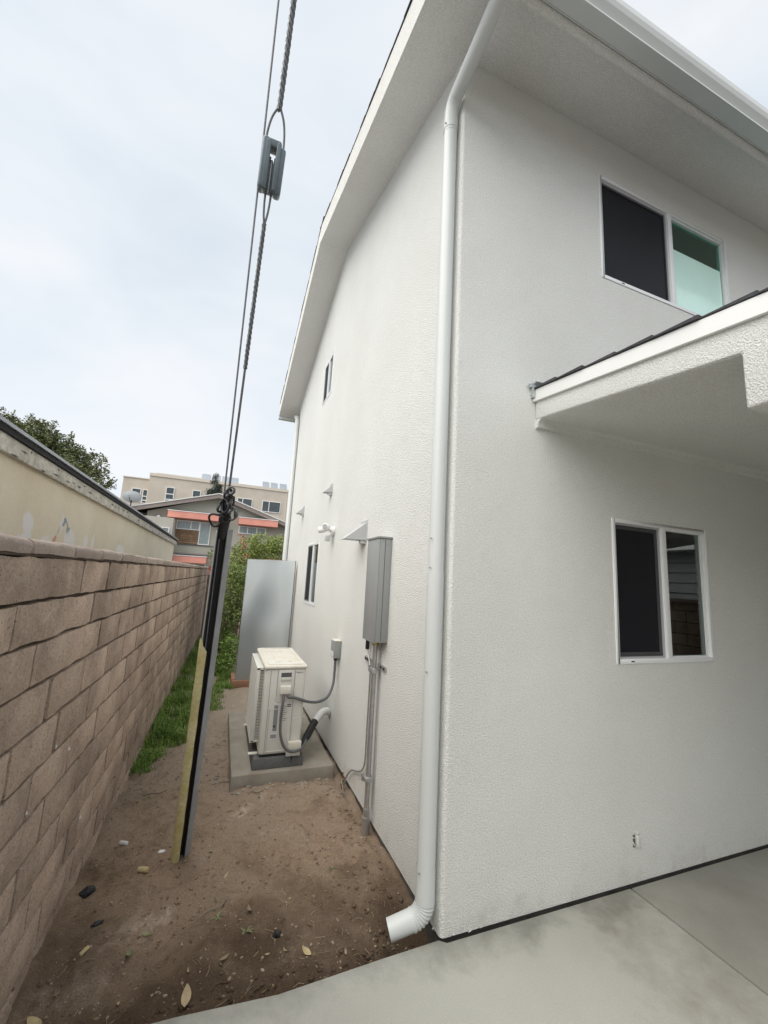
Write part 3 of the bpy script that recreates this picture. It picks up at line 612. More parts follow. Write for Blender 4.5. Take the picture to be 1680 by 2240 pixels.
# cap blocks
def capmesh(seed):
    r_ = random.Random(seed); q = MB(); w = BL; n_ = 5; prof = [(-.175, .002), (-.175, .045), (-.16, .054), (-.01, .054), (.010, .045), (.014, .03), (.010, .003)]
    for i in range(n_ + 1):
        y = .006 + (w - .012) * i / n_; s_ = 1 if 0 < i < n_ else .93
        q.v += [(a * s_ + r_.uniform(-.003, .003), y + r_.uniform(-.003, .003), b * s_ + r_.uniform(-.0025, .0025)) for a, b in prof]
    m_ = len(prof)
    for i in range(n_):
        for k in range(m_): q.f.append((i * m_ + k, (i + 1) * m_ + k, (i + 1) * m_ + (k + 1) % m_, i * m_ + (k + 1) % m_))
    q.f += [tuple(range(m_)), tuple(reversed(range(n_ * m_, (n_ + 1) * m_)))]; q.m = [0] * len(q.f)
    me = bpy.data.meshes.new('cap_block'); me.from_pydata(q.v, [], q.f); me.materials.append(M['capmat']); me.polygons.foreach_set('use_smooth', [True] * len(q.f)); 
    try: me.set_sharp_from_angle(angle=R(50))
    except Exception: pass
    return me
cms = [capmesh(i) for i in range(5)]; y = .16 - 7 * .394
q = MB(); q.box((-.16, Y0, 1.676), (.002, Y1, 1.690)); q.build('cap_mortar', M['mortar'], bw)
while y < Y1 - .39:
    o = bpy.data.objects.new('cap_block', cms[rnd.randrange(5)]); o.location = (rnd.uniform(-.003, .004), y, 1.684 + rnd.uniform(-.002, .002)); o.scale = (1, .394 / BL, 1); link(o, bw); y += .394
# small white splash stones stuck on the wall
q = MB()
for (yy_, zz_, s_) in [(.55, .78, .010), (.36, .86, .008), (.95, .28, .013), (.15, .70, .007), (.42, .55, .008)]:
    q.add([(.006 + s_ * .5, yy_, zz_), (.004, yy_ + s_, zz_), (.004, yy_, zz_ + s_ * 1.6), (.004, yy_ - s_ * .8, zz_), (.004, yy_, zz_ - s_)], [(0, 1, 2), (0, 2, 3), (0, 3, 4), (0, 4, 1)])
q.build('mortar_splash', M['white'], bw)

# ------------------------------------------------------------------ neighbour garage
gr = empty('garage', (-2.7, 0, 0)); tag(gr, 'low cream rendered garage with peeling white fascia behind the block wall', 'garage')
q = MB(); q.box((-4.2, -6, -.3), (0, 12.8, 2.45)); q.build('wall', M['garage'], gr)
q = MB(); q.box((.0, -6.2, 2.40), (.05, 12.95, 2.52)); q.build('fascia_board', M['garfascia'], gr, bevel=.005)
q = MB(); q.box((.0, -6.2, 2.52), (.075, 12.97, 2.560)); q.build('roofing_edge', M['tar'], gr)
q = MB(); q.prism([(-4.4, -6.2, 2.95), (.095, -6.2, 2.560), (.095, -6.2, 2.585), (-4.4, -6.2, 2.98)], (0, 19.2, 0)); q.build('roof', M['metalroof'], gr)
# peeled dark patches on the board
q = MB()
for k in range(60):
    y_ = 1 + 11.5 * (k / 60) + rnd.uniform(-.1, .1); z_ = rnd.uniform(2.405, 2.50); l_ = rnd.uniform(.03, .16); h_ = rnd.uniform(.003, .014)
    q.add([(.052, y_, z_), (.052, y_ + l_ * .5, z_ - h_), (.052, y_ + l_, z_ + h_ * .3), (.052, y_ + l_ * .6, z_ + h_)], [(0, 1, 2, 3)])
tag(q.build('peeled_patches', M['riser'], gr), kind='stuff')

# ------------------------------------------------------------------ AC pad, risers, unit
q = MB(); q.box((-.905, 1.82, -.14), (-.05, 3.45, .03)); tag(q.build('equipment_pad', M['slab'], bevel=.012), 'flat concrete pad on the dirt under the outdoor air conditioner', 'concrete pad')
G_R = 'dark concrete risers under the air conditioner'
def riser(x0, x1, lab):
    q = MB(); z0, z1 = .031, .112
    q.add([(x0 - .012, 1.875, z0), (x1 + .003, 1.875, z0), (x1 + .003, 2.9, z0), (x0 - .012, 2.9, z0), (x0, 1.89, z1), (x1, 1.89, z1), (x1, 2.885, z1), (x0, 2.885, z1)], [(3, 2, 1, 0), (4, 5, 6, 7), (0, 1, 5, 4), (1, 2, 6, 5), (2, 3, 7, 6), (3, 0, 4, 7)])
    tag(q.build('concrete_riser', M['riser'], bevel=.006), lab, 'concrete block', G_R)
riser(-.735, -.422, 'wide dark concrete riser under the alley side of the air conditioner')
riser(-.412, -.32, 'narrow dark concrete riser under the house side of the air conditioner')
ac = empty('air_conditioner', (-.53, 2.35, .113)); tag(ac, 'ivory outdoor air conditioner unit standing on its concrete pad beside the house', 'air conditioner')
def acb(name, m_, a, b, bevel=0, seg=2, lab=None):
    q = MB(); o_ = Vector((-.53, 2.35, .113)); q.box(Vector(a) - o_, Vector(b) - o_); r_ = q.build(name, m_, ac, bevel=bevel, seg=seg)
    if lab: r_['label'] = lab
    return r_
acb('casing', M['acbeige'], (-.70, 1.905, .13), (-.345, 2.80, .835), .022, 4)
acb('base_rail', M['slotdark'], (-.685, 1.92, .113), (-.36, 2.79, .131))
acb('lid', M['actop'], (-.712, 1.893, .828), (-.335, 2.812, .862), .016, 4)
lr = MB(); o_ = Vector((-.53, 2.35, .113))
for (xa, xb, ya, yb) in [(-.685, -.36, 1.93, 1.965), (-.685, -.36, 2.745, 2.78), (-.60, -.56, 2.05, 2.66), (-.50, -.46, 2.05, 2.66), (-.685, -.66, 1.97, 2.74), (-.385, -.36, 1.97, 2.74)]:
    lr.box(Vector((xa, ya, .8625)) - o_, Vector((xb, yb, .867)) - o_)
lr.build('lid_rib', M['actop'], ac, bevel=.002)
# seams on the near end panel
q = MB()
for x_ in (-.655, -.595, -.445):
    q.box(Vector((x_, 1.9035, .15)) - o_ if x_ != -.595 else Vector((x_, 1.9035, .56)) - o_, Vector((x_ + .003, 1.9055, .82 if x_ != -.445 else .82)) - o_)
q.build('panel_seam', M['riser'], ac)
q = MB()
for (xa, xb, za, zb) in [(-.43, -.36, .44, .80), (-.64, -.47, .155, .50), (-.43, -.36, .16, .42)]:
    t_ = .005
    for a, b in (((xa, za), (xb, za + t_)), ((xa, zb - t_), (xb, zb)), ((xa, za), (xa + t_, zb)), ((xb - t_, za), (xb, zb))):
        q.box(Vector((a[0], 1.902, a[1])) - o_, Vector((b[0], 1.907, b[1])) - o_)
q.build('pressed_rib', M['acbeige'], ac, bevel=.002)
acb('handle_frame', M['acbeige'], (-.585, 1.899, .555), (-.455, 1.907, .825), .003)
acb('handle_recess', M['riser'], (-.565, 1.8965, .755), (-.475, 1.8995, .80))
acb('handle_lip', M['acbeige'], (-.565, 1.888, .735), (-.475, 1.900, .762), .004)
acb('terminal_cover', M['actop'], (-.568, 1.865, .625), (-.472, 1.900, .695), .008)
acb('rating_label', M['label'], (-.60, 1.9035, .32), (-.565, 1.9048, .53))
acb('barcode_label', M['labelwhite'], (-.615, 1.9035, .255), (-.562, 1.9048, .30))
q = MB()
for k in range(9): q.box(Vector((-.612 + k * .0055, 1.9028, .262)) - o_, Vector((-.6095 + k * .0055 + (k % 2) * .001, 1.9034, .293)) - o_)
for k in range(8): q.box(Vector((-.555, 1.9038, .52 - k * .017)) - o_, Vector((-.555 + .07 - (k % 3) * .012, 1.9046, .5175 - k * .017)) - o_)
q.box(Vector((-.49, 1.9036, .555 - .02)) - o_, Vector((-.455, 1.9046, .548 - .02)) - o_); q.box(Vector((-.49, 1.9036, .52)) - o_, Vector((-.455, 1.9046, .512)) - o_)
q.box(Vector((-.595, 1.9028, .35)) - o_, Vector((-.58, 1.9034, .365)) - o_)
q.build('label_print', M['slotdark'], ac)
acb('service_cover', M['actop'], (-.46, 1.862, .165), (-.345, 1.903, .235), .008)
acb('pipe_cover', M['acbeige'], (-.47, 1.872, .115), (-.35, 1.903, .165), .006)
# fan grille at the alley side
q = MB(); gx = -.765
q.box(Vector((gx, 2.02, .80)) - o_, Vector((-.70, 2.72, .822)) - o_); q.box(Vector((gx, 2.02, .20)) - o_, Vector((-.70, 2.72, .215)) - o_)
q.box(Vector((gx, 2.02, .20)) - o_, Vector((gx + .008, 2.035, .82)) - o_); q.box(Vector((gx, 2.70, .20)) - o_, Vector((gx + .008, 2.72, .82)) - o_)
q.box(Vector((gx, 2.02, .20)) - o_, Vector((gx + .032, 2.03, .82)) - o_); q.build('grille_frame', M['acbeige'], ac, bevel=.003)
q = MB()
for k in range(46):
    z_ = .222 + k * .0125; q.box(Vector((gx + .032, 2.03, z_)) - o_, Vector((-.702, 2.036, z_ + .006)) - o_); q.box(Vector((gx, 2.03, z_)) - o_, Vector((gx + .006, 2.71, z_ + .006)) - o_)
tag(q.build('grille_bars', M['acbeige'], ac), kind='stuff')
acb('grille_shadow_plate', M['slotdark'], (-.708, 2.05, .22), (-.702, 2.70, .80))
for (y_, ) in ((1.985,), (2.70,)):
    acb('foot', M['actop'], (-.775, y_, .112), (-.695, y_ + .04, .124), .004)
# whips and line set
def cable(name, m_, pts, r, lab, cat, n=8):
    q = MB(); q.tube(spline(pts, n), r, 10); return tag(q.build(name, m_, smooth=True), lab, cat)
cable('power_whip', M['rubbergrey'], [(-.505, 1.885, .63), (-.49, 1.87, .605), (-.43, 1.872, .592), (-.30, 1.90, .545), (-.20, 1.93, .535), (-.11, 1.98, .56), (-.055, 2.03, .65), (-.04, 2.06, .76), (-.035, 2.075, .90)], .0125, 'dark grey cable looping from the air conditioner to the small grey switch box', 'cable')
cable('control_cable', M['rubbergrey'], [(-.535, 1.875, .63), (-.538, 1.855, .56), (-.545, 1.85, .42), (-.535, 1.845, .30), (-.49, 1.84, .20), (-.42, 1.84, .165), (-.34, 1.87, .175), (-.29, 1.93, .215)], .0115, 'grey cable looping down the near end of the air conditioner to its pipes', 'cable')
ls = empty('insulated_pipe', (0, 2.2, .35)); tag(ls, 'thick white wrapped pipe with black tape curving from house wall to air conditioner', 'pipe')
P_ = spline([(.0, 2.27, .325), (-.045, 2.245, .352), (-.10, 2.20, .352), (-.16, 2.14, .318), (-.215, 2.08, .27), (-.27, 2.01, .22), (-.325, 1.94, .185), (-.37, 1.90, .18)], 6)
off = Vector((0, 2.2, .35)); P_ = [p - off for p in P_]
q = MB(); q.tube(P_[:22], .033, 14); q.build('wrapped_section', M['pipewrap'], ls, smooth=True)
q = MB(); q.tube(P_[20:40], .034, 14, rs=[.0345] * 12 + [.030 - .001 * k for k in range(8)] if len(P_[20:40]) == 20 else None); q.build('taped_section', M['black'], ls, smooth=True)
q = MB(); q.tube([p + Vector((.0, -.015, -.022)) for p in P_[26:42]], .014, 10); q.build('bare_pipe', M['pipewrap'], ls, smooth=True)
q = MB()
for k in range(14):
    a = k * .45; q.add([(-.004, .07 + .045 * math.cos(a), -.025 + .05 * math.sin(a)), (-.016, .07 + .03 * math.cos(a + .3), -.025 + .03 * math.sin(a + .3)), (-.002, .07 + .06 * math.cos(a + .6), -.03 + .055 * math.sin(a + .6))], [(0, 1, 2)])
q.build('sealant', M['conduit'], ls)

# electrical gear --------------------------------------------------------
sb = empty('switch_box', (-.035, 2.085, .97)); tag(sb, 'small grey disconnect box on the alley wall above the air conditioner cable', 'switch box')
q = MB(); q.box((-.035, -.065, -.08), (.034, .065, .08)); q.build('cover', M['boxgrey2'], sb, bevel=.006)
q = MB(); q.box((-.037, -.05, -.07), (-.0355, .05, -.02)); q.build('label', M['labelwhite'], sb)
q = MB(); q.box((-.037, -.07, .078), (.034, .07, .086)); q.build('hood', M['actop'], sb, bevel=.002)
q = MB(); q.tube([(0, -.01, -.075), (0, -.01, -.105)], .019, 12); q.build('gland', M['black'], sb, smooth=True)

ep = empty('electric_panel', (-.048, .985, 1.59)); tag(ep, 'tall grey metal electrical cabinet mounted on the alley wall beside the downspout', 'electrical cabinet')
q = MB(); q.box((-.045, -.135, -.372), (.047, .135, .370)); q.build('cabinet', M['boxgrey'], ep, bevel=.003)
q = MB(); q.box((-.052, -.132, -.378), (-.0455, .13, .372)); q.build('door', M['boxgrey'], ep, bevel=.003)
q = MB(); q.box((-.060, -.143, .371), (.047, .143, .386)); q.build('rain_hood', M['boxgrey2'], ep, bevel=.003)
q = MB(); q.box((-.008, -.1365, -.36), (-.004, -.1352, .36)); q.build('seam', M['riser'], ep)
for z_ in (.33, -.335):
    q = MB(); q.tube([(.012, -.1352, z_), (.012, -.1385, z_)], .004, 8); q.build('screw', M['conduit'], ep)

cp = empty('conduit_pipe', (-.045, .97, 0)); tag(cp, 'vertical galvanised conduit running from the grey cabinet down into the dirt', 'conduit')
q = MB(); q.tube([(0, 0, 1.215), (0, 0, .07)], .0175, 14); q.build('pipe', M['conduit'], cp, smooth=True)
q = MB(); q.tube([(0, 0, .10), (0, 0, .045)], .023, 14); q.tube([(0, 0, .045), (0, 0, -.08)], .029, 14); q.build('coupling', M['conduit'], cp)
q = MB(); q.tube([(0, 0, 1.22), (0, 0, 1.185)], .027, 8); q.build('locknut', M['brass'], cp)
q = MB(); q.box((-.028, -.026, .27), (.03, .026, .30)); q.box((-.034, .024, .262), (-.02, .05, .308)); q.build('clamp', M['conduit'], cp, bevel=.003)
q = MB(); q.box((-.028, -.034, .99), (.03, .03, 1.025)); q.build('clamp', M['conduit'], cp, bevel=.004)
q = MB(); q.tube([(.030, -.022, 1.21), (.030, -.024, .1)], .004, 8); q.build('ground_rod', M['conduit'], cp, smooth=True)
st_ = empty('slotted_strut', (-.006, 1.06, 1.04)); tag(st_, 'slotted metal strut screwed across the wall behind the conduit', 'bracket')
q = MB(); q.box((-.010, -.225, -.016), (.006, -.075, .016)); q.box((-.010, .06, -.016), (.006, .215, .016)); q.build('channel', M['conduit'], st_, bevel=.002)
for y_ in (-.205, -.15, .09, .14, .185):
    q = MB(); q.box((-.0115, y_ - .018, -.007), (-.0102, y_ + .018, .007)); q.build('slot', M['slotdark'], st_)
ac_ = empty('armoured_cable', (-.02, 1.1, 0)); tag(ac_, 'thin armoured cable running beside the conduit to the ground clamp at the wall foot', 'cable')
pts = [(-.025, 1.19, 1.20), (-.028, 1.19, 1.13), (-.024, 1.12, 1.02), (-.03, 1.085, .98), (-.028, 1.09, .75), (-.025, 1.10, .48), (-.02, 1.12, .33), (-.018, 1.18, .25), (-.02, 1.28, .20), (-.02, 1.42, .15), (-.022, 1.53, .06), (-.03, 1.56, -.02)]
q = MB(); q.tube([Vector(p) - Vector((-.02, 1.1, 0)) for p in spline(pts, 8)], .0068, 8); q.build('sheath', M['conduit'], ac_, smooth=True)
q = MB(); q.tube([(-.006, .09, 1.215), (-.008, .09, 1.12)], .016, 10); q.build('connector', M['black'], ac_)
q = MB(); q.tube([(-.008, .0, .975), (-.008, .0, 1.02)], .014, 10); q.build('coupling', M['conduit'], ac_)
gc = empty('ground_clamp', (-.04, 1.58, -.03)); tag(gc, 'small copper and steel earth clamp with curled wires at the foot of the alley wall', 'ground clamp')
q = MB(); q.tube([(0, 0, -.08), (0, 0, .10)], .007, 8); q.build('rod', M['copper'], gc, smooth=True)
q = MB(); q.tube(spline([(0, 0, .05), (-.03, -.08, .07), (-.03, -.15, .0), (-.02, -.10, -.06), (0, -.02, -.05), (.0, .03, .02)], 6), .0045, 6); q.build('wire', M['conduit'], gc, smooth=True)
q = MB(); q.box((-.015, -.012, .0), (.013, .012, .022)); q.box((-.015, -.012, .04), (.013, .012, .055)); q.build('clamp', M['brass'], gc, bevel=.002)

fl_ = empty('flood_light', (-.02, 2.66, 2.18)); tag(fl_, 'white twin head security light with motion sensor on the alley wall', 'security light')
q = MB(); q.tube([(.02, 0, 0), (-.015, 0, 0)], .055, 18); q.build('base', M['paint'], fl_, bevel=.004)
def head(p, d_, r_, l_, nm='lamp_head'):
    q = MB(); p = Vector(p); d_ = Vector(d_).normalized(); q.tube([p, p + d_ * l_ * .35, p + d_ * l_ * .4, p + d_ * l_, p + d_ * (l_ + .005)], 0, 16, rs=[r_ * .6, r_ * .8, r_, r_ * 1.05, r_ * .95]); h_ = q.build(nm, M['paint'], fl_, smooth=True)
    q = MB(); q.tube([p + d_ * (l_ + .0052), p + d_ * (l_ + .007)], r_ * .8, 16); q.build('lens', M['dish'], h_)
head((-.05, .03, .02), (-.85, .55, -.1), .036, .10); head((-.06, -.035, .04), (-.75, -.85, -.05), .036, .07)
q = MB(); q.tube([(-.01, 0, .0), (-.06, .02, .02)], .012, 8); q.tube([(-.01, 0, 0), (-.06, -.03, .03)], .012, 8); q.tube([(-.01, 0, -.02), (-.04, 0, -.06)], .01, 8); q.build('arm', M['paint'], fl_, smooth=True)
q = MB(); q.box((-.075, -.03, -.12), (-.02, .03, -.055)); q.build('sensor', M['ventgrey'], fl_, bevel=.008)

# ------------------------------------------------------------------ sheet metal gate across the alley
sg = empty('metal_panel', (-.42, 4.95, 0)); tag(sg, 'tall galvanised sheet metal panel standing across the alley against the house wall', 'metal panel')
nxp, nzp = 16, 30; vs = []
for j in range(nzp + 1):
    for i in range(nxp + 1):
        u = i / nxp; w_ = j / nzp
        x_ = -.37 - .005 * w_ + .745 * u; z_ = .03 + (1.835 + .02 * u) * w_
        vs.append((x_ + .0, .012 * math.sin(3.1 * u + 1) * math.sin(2.6 * w_) + .006 * noise.noise(Vector((u * 2, w_ * 4, 0))), z_))
fs = [(j * (nxp + 1) + i, j * (nxp + 1) + i + 1, (j + 1) * (nxp + 1) + i + 1, (j + 1) * (nxp + 1) + i) for j in range(nzp) for i in range(nxp)]
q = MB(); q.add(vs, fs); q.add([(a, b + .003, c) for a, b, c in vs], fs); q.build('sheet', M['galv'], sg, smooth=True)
q = MB(); q.box((-.375, .0, .03), (-.368, .10, 1.865)); q.box((-.375, -.002, 1.862), (.375, .05, 1.868)); q.build('folded_edge', M['galv'], sg)
q = MB()
for k in range(52): q.box((-.382, .008, .75 + k * .02), (-.3751, .03, .75 + k * .02 + .010))
tag(q.build('perforated_strip', M['metalroof'], sg), kind='stuff')
q = MB(); q.box((-.43, -.045, -.07), (.41, .0, .03)); q.box((-.43, .0, -.07), (-.375, .40, .05)); q.build('timber_sill', M['redwood'], sg, bevel=.004)
q = MB(); q.box((-.32, .06, .03), (-.25, .10, 1.83)); q.box((.28, .06, .03), (.36, .10, 1.83)); q.build('stud', M['redwood'], sg)
q = MB(); q.box((-.10, .055, 1.80), (.22, .11, 1.885)); q.build('top_block', M['redwood'], sg)
q = MB(); q.box((.376, -.004, .03), (.384, .006, 1.885)); q.build('dark_seam', M['slotdark'], sg)

# ------------------------------------------------------------------ guy wire with guard
B0 = Vector((-1.197, 1.095, -.12)); gd = Vector((0.0153653, -0.37238313, 0.92795189)); 
toc = (CAM - (B0 + gd * 1.2)); nv = (toc - gd * toc.dot(gd)).normalized(); uv = gd.cross(nv).normalized()
if uv.dot(rx) < 0: uv = -uv
def G(l, u=0, v=0): return B0 + gd * l + uv * u + nv * v
gg = empty('guy_guard', B0); tag(gg, 'leaning black plastic guy wire guard with a snapped yellow sleeve standing in the dirt', 'guy guard')
def gm_(name, m_, secs, smooth=False):   # secs: list of (l, [(u,v)...]) swept loops
    q = MB(); n_ = len(secs[0][1])
    for l, pr_ in secs: q.v += [tuple(G(l, u, v) - B0) for u, v in pr_]
    for i in range(len(secs) - 1):
        for k in range(n_): q.f.append((i * n_ + k, i * n_ + (k + 1) % n_, (i + 1) * n_ + (k + 1) % n_, (i + 1) * n_ + k))
    q.f += [tuple(reversed(range(n_))), tuple(range((len(secs) - 1) * n_, len(secs) * n_))]; q.m = [0] * len(q.f)
    return q.build(name, m_, gg, smooth=smooth)
def lin(a, b, p, n_=10): return [(a + (b - a) * i / n_, [(u * (1 - .12 * i / n_), v) for u, v in p]) for i in range(n_ + 1)]
LT = 2.23
gm_('channel_back', M['black'], lin(0, LT, [(-.030, -.03), (.026, -.03), (.026, -.024), (-.030, -.024)]))
gm_('channel_side', M['guardside'], lin(0, LT, [(-.036, -.03), (-.030, -.03), (-.027, .014), (-.031, .018)]))
gm_('channel_side', M['guardside'], lin(0, LT, [(.012, -.024), (.026, -.03), (.022, .012), (.018, .012)]))
gm_('channel_flange', M['guardgrey'], lin(0, LT - .08, [(.020, .012), (.050, -.004), (.052, -.008), (.024, .006)]))
gm_('channel_flange', M['guardgrey'], lin(1.3, LT - .1, [(-.041, -.02), (-.036, -.02), (-.033, .014), (-.037, .010)]))
def half(r_, t_, u0, n_=10, sc=1):
    o_ = [(u0 + r_ * sc * math.cos(R(a)), .016 + r_ * .55 * math.sin(R(a))) for a in [-10 + 200 * k / n_ for k in range(n_ + 1)]]
    i_ = [(u0 + (r_ - t_) * sc * math.cos(R(a)), .014 + (r_ - t_) * .55 * math.sin(R(a))) for a in [190 - 200 * k / n_ for k in range(n_ + 1)]]
    return o_ + i_
secs = []
for k in range(25):
    l = 1.50 * k / 24; secs.append((l, half(.024 - .003 * k / 24 + .001 * math.sin(k * 1.7), .004, -.026 - .004 * (1 - k / 24))))
o = gm_('broken_sleeve', M['yellow'], secs)
# ragged break at the top of the sleeve
me = o.data; n_ = len(secs[0][1])
for k in range(n_):
    v = me.vertices[(24) * n_ + k]; u_ = secs[-1][1][k][0]; up_ = (.035 if u_ < -.032 else -.02 if u_ < -.022 else -.045) + rnd.uniform(-.008, .008); v.co = v.co + gd * up_
# tangle of grips on top of the guard
def coil(l, u, v, r_, tilt, thick, m_, name='wire_coil'):
    q = MB(); pts = []; rr = random.Random(int(l * 1000 + r_ * 9999))
    ax = (uv * math.cos(tilt) + nv * math.sin(tilt)); ay = (gd * .9 + nv * math.cos(tilt * 2) * .4).normalized()
    for k in range(23):
        a = 2 * math.pi * k / 19; w_ = r_ * (1 + .12 * math.sin(3 * a + tilt)); pts.append(G(l, u, v) + ax * math.cos(a) * w_ + ay * math.sin(a) * w_ * 1.05 + nv * .002 * k - B0)
    q.tube(pts, thick, 7); return q.build(name, m_, gg, smooth=True)
coil(2.20, -.045, .01, .032, .3, .0055, M['black']); coil(2.28, -.01, .02, .030, 1.0, .006, M['guardside']); coil(2.30, .022, .02, .026, 1.9, .0055, M['black'])
coil(2.25, .03, .03, .030, .8, .0045, M['steel']); coil(2.34, .0, .01, .022, 2.4, .006, M['black']); coil(2.22, .0, .03, .024, 2.9, .0065, M['black']); coil(2.27, -.03, .015, .022, 2.0, .006, M['black'])
coil(2.36, .012, .01, .016, .6, .005, M['steel']); coil(2.245, .045, .02, .018, 1.4, .005, M['guardside'])
q = MB()
for (l, u, v, s_) in [(2.26, .015, .04, .011), (2.33, -.012, .03, .009), (2.35, .012, .03, .008)]:
    c_ = G(l, u, v) - B0; q.tube([c_ - gd * s_ - uv * s_, c_ + uv * s_ * .6, c_ + gd * s_ + uv * s_ * 1.2], s_ * .8, 8)
q.build('clamp_bolt', M['wirelite'], gg, smooth=True)
q = MB(); q.tube([G(2.10, -.004, -.01) - B0, G(2.2, -.002, .0) - B0, G(2.27, 0, .0) - B0, G(2.36, 0, 0) - B0], .02, 10, rs=[.026, .028, .024, .010]); q.build('tape_wrap', M['black'], gg, smooth=True)

gw = empty('guy_wire', G(2.3)); tag(gw, 'thick twisted steel guy wire with a grey strain insulator rising over the alley', 'guy wire')
o_ = G(2.3)
def strand(name, m_, l0, l1, r_, parent, off0=(0, 0), off1=(0, 0), n=None):
    q = MB(); n = n or 2; q.tube([G(l0 + (l1 - l0) * k / n, off0[0] + (off1[0] - off0[0]) * k / n, off0[1] + (off1[1] - off0[1]) * k / n) - o_ for k in range(n + 1)], r_, 8); return q.build(name, m_, parent, smooth=True)
def twist(name, m_, l0, l1, rad, th, pitch, ns=3):
    q = MB(); n_ = int((l1 - l0) / pitch * 10)
    for s_ in range(ns):
        q.tube([G(l0 + (l1 - l0) * k / n_, rad * math.cos(2 * math.pi * (k / 10 + s_ / ns)), rad * math.sin(2 * math.pi * (k / 10 + s_ / ns))) - o_ for k in range(n_ + 1)], th, 6)
    return q.build(name, m_, gw, smooth=True)
LI0, LI1 = 3.705, 3.905
strand('lower_wire', M['steel'], 2.3, 3.0, .0055, gw)
twist('lower_grip', M['steel'], 2.95, LI0 - .12, .0055, .0050, .07)
def loop(name, la, lb, w_, apex):
    q = MB(); q.tube([p - o_ for p in spline([G(la, 0, 0), G(la + (lb - la) * .4, w_ * .7, 0), G(lb, w_, .0), G(apex, w_ * .9, 0)], 6)], .0048, 7); q.tube([p - o_ for p in spline([G(la, 0, 0), G(la + (lb - la) * .4, -w_ * .7, 0), G(lb, -w_, .0), G(apex, -w_ * .9, 0)], 6)], .0048, 7); q.build(name, M['steel'], gw, smooth=True)
loop('lower_loop', LI0 - .13, LI0 - .0, .012, LI0 + .14)
loop('upper_loop', LI1 + .14, LI1 - .01, .038, LI1 - .14)
twist('upper_grip', M['steel'], LI1 + .12, 5.4, .0068, .0058, .08)
strand('upper_wire', M['steel'], 5.35, 14, .007, gw)
# insulator body: two rails, end blocks, groove
q = MB()
def gb(u0, u1, v0, v1, l0, l1):
    vs = [G(l, u, v) - o_ for l in (l0, l1) for (u, v) in ((u0, v0), (u1, v0), (u1, v1), (u0, v1))]
    q.add(vs, [(3, 2, 1, 0), (4, 5, 6, 7), (0, 1, 5, 4), (1, 2, 6, 5), (2, 3, 7, 6), (3, 0, 4, 7)])
gb(-.05, -.020, -.035, .035, LI0, LI1); gb(.016, .05, -.035, .030, LI0 - .004, LI1 - .02)
ins = q.build('insulator', M['porcelain'], gw, bevel=.012, seg=4)
q = MB(); gb(-.030, .028, -.034, .020, LI0 + .004, LI1 - .085); gb(-.030, .028, -.034, .034, LI1 - .034, LI1 - .004); gb(-.036, -.013, -.03, .036, LI0 + .004, LI1 - .01); gb(.010, .03, -.03, .036, LI0 + .004, LI1 - .01); q.build('groove_web', M['porcelain'], ins, bevel=.006, seg=3)
q = MB(); q.tube([G(LI0 - .01, -.002, .022) - o_, G(LI1 - .09, -.002, .023) - o_, G(LI1 - .075, -.002, .0) - o_], .006, 8); q.build('groove_strand', M['steel'], ins, smooth=True)

# second thinner wire
tw = empty('guy_wire', G(2.1, -.045)); tag(tw, 'thinner plain grey wire running up just left of the insulator wire', 'guy wire')
o2 = G(2.1, -.045); q = MB(); q.tube([G(.3, -.012, -.01) - o2, G(2.1, -.016, .0) - o2, G(3.9, -.048, -.01) - o2, G(14, -.24, -.05) - o2], .0042, 8); q.build('strand', M['wirelite'], tw, smooth=True)

# ------------------------------------------------------------------ plants
def leafcloud(name, m_, blobs, n_, size, parent, asp=.45, seed=1, shell=.55, droop=0):
    r_ = random.Random(seed); vol = [b[3] * b[4] * b[5] for b in blobs]; tot = sum(vol); V = []; F = []
    for b, w_ in zip(blobs, vol):
        for _ in range(int(n_ * w_ / tot)):
            while True:
                p = Vector((r_.uniform(-1, 1), r_.uniform(-1, 1), r_.uniform(-1, 1)))
                if p.length < 1: break
            rr = shell + (1 - shell) * r_.random(); p = p.normalized() * (rr if r_.random() < .8 else r_.random())
            c = Vector((b[0] + p.x * b[3], b[1] + p.y * b[4], b[2] + p.z * b[5])); c += Vector([noise.noise(c * 3 + Vector((k * 7, 0, 0))) for k in range(3)]) * .35 * min(b[3:6])
            s_ = size * r_.uniform(.5, 1.4); d1 = Vector((r_.gauss(0, 1), r_.gauss(0, 1), r_.gauss(0, .7) - droop)).normalized(); d2 = d1.cross(Vector((r_.gauss(0, 1), r_.gauss(0, 1), r_.gauss(0, 1)))).normalized()
            i = len(V); V += [tuple(c), tuple(c + d1 * s_ * .5 + d2 * s_ * asp * .5), tuple(c + d1 * s_), tuple(c + d1 * s_ * .5 - d2 * s_ * asp * .5)]; F.append((i, i + 1, i + 2, i + 3))
    me = bpy.data.meshes.new(name); me.from_pydata(V, [], F); me.materials.append(m_); o = link(bpy.data.objects.new(name, me), parent); o['kind'] = 'stuff'; return o
def branches(name, base, tips, r0, parent, m_=None, seed=3):
    r_ = random.Random(seed); q = MB()
    for t_ in tips:
        b = Vector(base); t_ = Vector(t_); md = b.lerp(t_, .5) + Vector((r_.uniform(-.1, .1), r_.uniform(-.1, .1), .05)) * (t_ - b).length
        pts = spline([b, b.lerp(md, .5) + Vector((r_.uniform(-.03, .03), 0, 0)), md, t_], 4); q.tube(pts, 0, 7, rs=[r0 * (1 - .85 * i / (len(pts) - 1)) for i in range(len(pts))])
    return q.build(name, m_ or M['bark'], parent, smooth=True)
